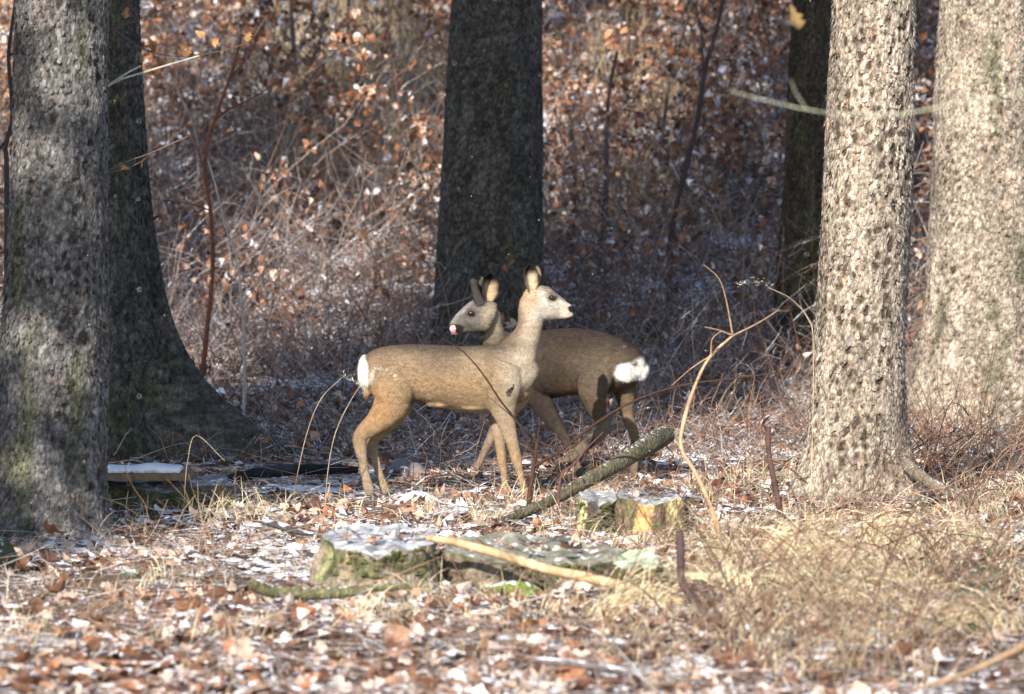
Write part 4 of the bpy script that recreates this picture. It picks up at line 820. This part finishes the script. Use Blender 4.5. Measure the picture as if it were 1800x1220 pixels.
for lo_, o in ((nl, 0), (fa, 1)):
    sx, sy = (0, 0) if not o else (10, 8)
    if not o:
        loft(mb, [(690, 652, 34, .055, lo_+.005), (691, 680, 37, .058, lo_-.005), (689, 706, 33, .05, lo_-.006), (675, 728, 25.5, .038, lo_), (657, 745, 19, .029, lo_), (641, 758, 15, .024, lo_), (632, 770, 12.5, .020, lo_), (634, 788, 11, .017, lo_), (638, 812, 8.2, .014, lo_), (643, 838, 8., .014, lo_), (648, 857, 9.5, .017, lo_), (652, 870, 8, .016, lo_)], LAT)
        loft(mb, [(894, 640, 26, .05, lo_+.01), (886, 664, 33, .055, lo_+.003), (882, 692, 32, .052, lo_-.002), (884, 715, 25, .04, lo_), (889, 738, 17, .030, lo_), (897, 765, 12.5, .023, lo_), (903, 788, 10.5, .019, lo_), (908, 806, 10, .018, lo_), (913, 826, 6.7, .0125, lo_), (918, 848, 6.2, .012, lo_), (922, 863, 7.6, .015, lo_), (924, 871, 7, .014, lo_)], LAT)
    else:
        loft(mb, [(690, 660, 34, .05, lo_-.02), (697, 690, 34, .05, lo_-.01), (697, 714, 28, .045, lo_), (683, 738, 20, .035, lo_), (668, 756, 15, .028, lo_), (656, 770, 12, .021, lo_), (655, 786, 10.5, .017, lo_), (660, 808, 7.8, .014, lo_), (667, 834, 7.3, .013, lo_), (674, 854, 8.2, .016, lo_), (681, 868, 7.5, .015, lo_)], LAT)
        loft(mb, [(905, 665, 34, .05, lo_-.025), (905, 695, 27, .045, lo_-.01), (893, 718, 19, .035, lo_), (876, 742, 14, .026, lo_), (877, 765, 10.5, .021, lo_), (880, 788, 9, .018, lo_), (882, 806, 8.6, .017, lo_), (885, 826, 6.8, .014, lo_), (888, 850, 6.4, .013, lo_), (891, 864, 7, .015, lo_), (893, 871, 6.5, .014, lo_)], LAT)
# rump tuft, loose skin folds at the brisket and belly
blob(mb, 643, 655, D1, .035, .06, .085); blob(mb, 744, 706, D1, .035, .02, .016); blob(mb, 772, 712, D1-.04, .06, .03, .012); blob(mb, 835, 716, D1-.05, .07, .03, .016); blob(mb, 917, 684, D1+.015, .046, .06, .055); blob(mb, 645, 690, D1-.03, .02, .03, .03)
V, fl, N = remesh(mb)
WHT = (.88, .86, .82)
C = paint(V, (.275, .190, .112), [
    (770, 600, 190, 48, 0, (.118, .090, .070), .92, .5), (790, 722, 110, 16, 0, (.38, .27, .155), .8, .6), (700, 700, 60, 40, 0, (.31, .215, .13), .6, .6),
    (655, 720, 40, 30, 0, (.34, .20, .10), .7, .6), (640, 765, 26, 22, 0, (.32, .205, .115), .7, .5), (640, 840, 60, 60, 0, (.31, .245, .175), .8, .4), (648, 870, 50, 10, 0, (.22, .17, .13), .6, .6), (627, 808, 8, 8, 0, (.16, .12, .10), .7, .5),
    (905, 820, 50, 70, 0, (.33, .235, .14), .75, .4), (933, 610, 30, 75, 12, (.40, .335, .26), .85, .6), (885, 735, 40, 40, 0, (.33, .26, .19), .7, .6), (910, 655, 34, 50, 0, (.40, .34, .265), .7, .6), (905, 560, 14, 60, 8, (.17, .12, .085), .8, .5),
    (965, 540, 45, 32, 15, (.46, .435, .385), .95, .4), (930, 525, 16, 26, 0, (.42, .28, .17), .7, .5), (970, 503, 42, 13, 32, (.21, .17, .14), .85, .4), (988, 552, 20, 8, -10, (.62, .50, .36), .5, .5), (970, 523, 11, 8, 10, (.10, .07, .05), .75, .4),
    (760, 645, 120, 22, 0, (.19, .14, .095), .5, .8), (740, 708, 26, 7, 8, (.07, .05, .035), .7, .6), (664, 712, 16, 30, 10, (.34, .20, .10), .5, .6), (868, 700, 12, 34, 20, (.20, .14, .085), .5, .6), (922, 699, 17, 8, -35, (.34, .21, .11), .75, .5), (760, 606, 150, 13, 0, (.085, .065, .052), .85, .6), (838, 640, 30, 24, 0, (.33, .25, .165), .5, .7), (700, 640, 34, 24, 0, (.32, .225, .14), .5, .7), (676, 634, 20, 22, 0, (.19, .13, .085), .5, .7), (635, 650, 12, 32, -8, WHT, 1., .25), (652, 664, 5, 14, 20, WHT, .3, .5), (1005, 543.5, 7.5, 6.2, 30, (.012, .011, .012), 1., .16), (1010, 545, 5.5, 7, 0, (.012, .011, .012), 1., .2), (1001, 556.5, 10, 3.8, -10, (.66, .63, .58), .85, .4)])  # shoulder, haunch and flank spots paint in the shading of the muscles
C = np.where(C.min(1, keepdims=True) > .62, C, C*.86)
V2, C2 = ear(V, fl, C, (934, 514), (932.5, 463.5), 29, D1-.035, (.45, -1, .05), .01, (.36, .29, .20), (.012, .010, .009), (.17, .12, .08))
V2, C2 = ear(V2, fl, C2, (941, 510), (946, 467), 22, D1+.045, (1, .8, .1), .02, (.36, .29, .2), (.02, .016, .014), (.15, .12, .09))
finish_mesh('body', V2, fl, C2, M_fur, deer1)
px, py = proj(V); flow = np.tile([-1., 0, -.25], (len(V), 1)); leg = py > 725; flow[leg] = [0, 0, -1]; neck = (px > 895) & (py < 640) & (py > 560); flow[neck] = [-.35, 0, -1]; hd = (px > 925) & (py < 565); flow[hd] = [-1, 0, .15]
flow[px < 650] = [-.5, 0, -1]
FX = deer1
fur(V, N, C, 70000, flow, deer1, .0095, lambda a, b: (a > 985) & (b > 530) & (b < 562))
fur(V[px < 650], N[px < 650], C[px < 650], 3500, np.array([-.4, 0, -1.]), deer1, .02, lambda a, b: (b > 690))
def sphere(m, c, rx, ry, rz):
    u = np.linspace(0, np.pi, 10); v = np.linspace(0, 2*np.pi, 16, endpoint=False); U, Vv = np.meshgrid(u, v, indexing='ij')
    P = np.stack([rx*np.sin(U)*np.cos(Vv), ry*np.sin(U)*np.sin(Vv), rz*np.cos(U)], -1).reshape(-1, 3)+c
    i = np.arange(9)[:, None]*16; j = np.arange(16)[None]; m.add(P, np.stack([i+j, i+16+j, i+16+(j+1) % 16, i+(j+1) % 16], -1).reshape(-1, 4), (1, 1, 1))
for dd in (-.0455, .0455): simple_part('eye', deer1, M_eye, (.012, .008, .006), lambda m: sphere(m, fr(970, 523, D1+dd), .0145, .010, .0115))
hoof(deer1, 653, 884, nl, 1, 16, 9); hoof(deer1, 684, 883, fa, 1, 16, 8); hoof(deer1, 925, 884, nl, 1, 14, 8); hoof(deer1, 894, 881, fa, 1, 13, 8)

# ---- rear deer (facing left and away, head turned left)
deer2 = thing('roe_deer', 'darker roe buck behind, facing left, tongue over its nose, white rump', 'deer', (.3, 23.2, 0))
f_ = np.array([-.79, .62, 0]); LT = (-.62, -.79, .001); mb = MB()
loft(mb, [(1118, 643, 15, .045, 22.955), (1113, 641, 28, .075, 22.97), (1103, 641, 38, .098, 23.0), (1084, 641, 48, .112, 23.05), (1055, 638, 55, .118, 23.12), (1020, 635, 58, .120, 23.2), (985, 637, 60, .125, 23.28), (950, 642, 60, .122, 23.36), (920, 648, 56, .105, 23.44), (900, 650, 42, .075, 23.48)], LT, 32)
loft(mb, [(930, 650, 42, .085, 23.42), (908, 632, 42, .075, 23.43), (885, 612, 33, .06, 23.42), (868, 594, 25.5, .048, 23.39), (862, 574, 22, .045, 23.36), (861, 556, 20, .042, 23.34), (860, 542, 14, .035, 23.33)], (-.3, -.95, .001))
LH = (-.12, -.99, .001); DH = 23.3
loft(mb, [(871, 552, 15, .03, DH), (864, 551, 23, .044, DH), (853, 552, 29, .051, DH), (840, 556, 30, .051, DH), (827, 561, 25.5, .046, DH-.003), (814, 567, 20, .034, DH-.006), (803, 574, 15, .027, DH-.01), (795, 579, 11, .023, DH-.012), (790, 581.5, 7.5, .017, DH-.013)], LH)
blob(mb, 828, 549, DH-.04, .022, .014, .013); blob(mb, 826, 549, DH+.04, .022, .014, .013)
# near (left) hind
loft(mb, [(1052, 640, 42, .055, 23.05), (1046, 668, 38, .055, 22.99), (1043, 690, 30, .048, 22.96), (1046, 710, 21.5, .038, 22.95), (1053, 728, 15.5, .029, 22.95), (1061, 743, 12.5, .024, 22.96), (1061, 755, 12, .021, 22.96), (1048, 768, 11.5, .019, 22.97), (1030, 782, 10.5, .018, 22.98), (1010, 799, 9.5, .017, 23.0), (992, 815, 9, .016, 23.0), (980, 829, 8.5, .016, 23.0), (974, 838, 7.5, .015, 23.0)], LT)
# far (right) hind
loft(mb, [(1085, 645, 38, .05, 23.1), (1094, 670, 27, .05, 23.09), (1099, 692, 20, .042, 23.09), (1101, 712, 15, .033, 23.09), (1103, 730, 12, .026, 23.09), (1108, 746, 10.5, .022, 23.08), (1114, 760, 9.5, .018, 23.08), (1117, 785, 8.6, .016, 23.1), (1116, 810, 8.2, .016, 23.12), (1113, 832, 8.2, .016, 23.12), (1110, 840, 7.5, .015, 23.12)], LT)
# near fore stretched back
loft(mb, [(925, 650, 38, .05, 23.36), (935, 680, 31, .048, 23.33), (950, 706, 23, .038, 23.32), (966, 730, 18, .03, 23.31), (981, 752, 13, .023, 23.3), (993, 771, 10, .019, 23.28), (1003, 792, 8.3, .015, 23.25), (1012, 812, 8, .014, 23.2), (1018, 830, 8, .015, 23.15), (1021, 838, 7, .014, 23.14)], LT)
# far fore reaching forward
loft(mb, [(905, 660, 36, .05, 23.5), (897, 690, 26, .044, 23.5), (885, 720, 17, .033, 23.48), (873, 748, 12.5, .025, 23.42), (863, 770, 10, .02, 23.36), (854, 790, 9, .018, 23.3), (845, 809, 7.8, .015, 23.22), (836, 828, 7.4, .014, 23.15), (829, 843, 7.4, .014, 23.1)], LT)
blob(mb, 1096, 652, 22.975, .048, .035, .05); blob(mb, 1122, 649, 23.03, .046, .045, .048); blob(mb, 1112, 636, 22.95, .02, .02, .02)
V, fl, N = remesh(mb)
C = paint(V, (.085, .062, .045), [
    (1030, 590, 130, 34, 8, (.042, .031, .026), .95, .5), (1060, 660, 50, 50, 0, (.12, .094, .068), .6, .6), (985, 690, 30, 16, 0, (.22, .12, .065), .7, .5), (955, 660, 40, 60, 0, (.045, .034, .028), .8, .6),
    (1050, 790, 110, 60, 0, (.18, .14, .10), .8, .4), (1108, 730, 22, 45, 0, (.20, .14, .09), .7, .5), (970, 740, 35, 60, -35, (.04, .032, .028), .95, .4), (850, 800, 40, 60, 0, (.28, .21, .145), .8, .5), (1037, 776, 9, 9, 0, (.03, .025, .022), .9, .4),  # near-black spot puts the belly's shade on the stretched-back foreleg
    (838, 560, 50, 36, 15, (.15, .138, .124), .9, .4), (850, 526, 24, 13, 10, (.03, .027, .025), .9, .5), (815, 570, 22, 8, 28, (.08, .072, .066), .7, .5), (818, 548, 18, 7, -48, (.09, .08, .075), .7, .5), (866, 566, 18, 38, 0, (.36, .30, .22), .8, .5), (812, 540, 36, 9, -48, (.34, .33, .33), .5, .5), (820, 592, 34, 7, -5, (.42, .33, .22), .7, .5), (829, 551, 12, 8, -10, (.06, .045, .04), .8, .4), (845, 527, 16, 12, 0, (.13, .12, .11), .8, .5),
    (793, 579, 10, 9, 0, (.012, .011, .012), 1., .2), (805, 577, 10, 7.5, 20, (.016, .014, .014), 1., .25), (802, 591, 13, 5.2, 12, (.80, .78, .74), .95, .25), (845, 586, 9, 5, 10, (.05, .045, .035), .7, .5),
    (1098, 654, 18, 14, -20, WHT, 1., .35), (1126, 647, 17, 18, 0, WHT, 1., .35), (1111, 655, 10, 9, 0, WHT, .9, .3), (1114, 639, 5, 4, 0, (.30, .24, .19), .8, .3)])
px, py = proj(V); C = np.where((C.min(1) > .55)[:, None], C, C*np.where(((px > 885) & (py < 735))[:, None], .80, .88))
V2, C2 = ear(V, fl, C, (858, 529), (864, 480), 40, DH-.03, (.7, -.85, .05), .0, (.34, .25, .16), (.008, .008, .008), (.014, .013, .013))
V2, C2 = ear(V2, fl, C2, (843, 524), (846, 486), 16, DH+.05, (-1, .1, .1), .01, (.3, .26, .2), (.05, .045, .04), (.16, .13, .11))
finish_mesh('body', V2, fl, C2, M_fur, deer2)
px, py = proj(V); flow = np.tile([.79, -.62, -.25], (len(V), 1)); flow[py > 715] = [0, 0, -1]; flow[(px < 885) & (py < 600)] = [1, 0, .3]
fur(V, N, C, 62000, flow, deer2, .0105, lambda a, b: (a < 812) & (b > 560) & (b < 600))
s_ = (px > 1078) & (py > 632) & (py < 672) & (C[:, 0] > .6)
fur(V[s_], N[s_], C[s_], 5000, np.array([.5, -.3, -1.]), deer2, .022)
for dd in (-.0515,): simple_part('eye', deer2, M_eye, (.012, .008, .006), lambda m: sphere(m, fr(828.5, 551, DH+dd), .017, .010, .0115))
simple_part('eye', deer2, M_eye, (.012, .008, .006), lambda m: sphere(m, fr(826.5, 551, DH+.0505), .0135, .010, .0105))
def tongue(m):
    P = fr(np.array([801, 798, 796, 797, 799]), np.array([588, 584, 579, 575, 573]), np.array([DH-.022, DH-.036, DH-.045, DH-.044, DH-.036])); P2, r2 = smoothpts(P, np.array([[.006, .004], [.012, .005], [.016, .006], [.015, .006], [.006, .004]]), 4)
    tube(m, P2, np.maximum(np.abs(r2), .002), (1, 1, 1), 12, ref=(-.3, -1, .0))
simple_part('tongue', deer2, M_tongue, (.80, .36, .38), tongue)
def ant(pts, D, w):
    def fn(m):
        P = fr(np.array([q[0] for q in pts]), np.array([q[1] for q in pts]), np.full(len(pts), D)); P2, r2 = smoothpts(P, np.array(w)/F*D, 5); tube(m, P2, r2[:, 0], (1, 1, 1), 12)
    return fn
simple_part('antler', deer2, M_fur, (.04, .035, .033), ant([(845, 536), (840, 523), (836, 511), (834, 501), (834, 494), (835, 491)], DH-.02, [11, 9, 7, 7, 7.5, 4.5]))
simple_part('antler', deer2, M_fur, (.05, .043, .04), ant([(845, 530), (846, 512), (847, 498), (848, 490)], DH+.04, [6, 6, 6.5, 3.5]))
hoof(deer2, 970, 851, 23.0, -1, 14, 8); hoof(deer2, 1108, 851, 23.12, -1, 13, 8); hoof(deer2, 1019, 851, 23.14, -1, 14, 7); hoof(deer2, 826, 856, 23.1, -1, 14, 7.5)
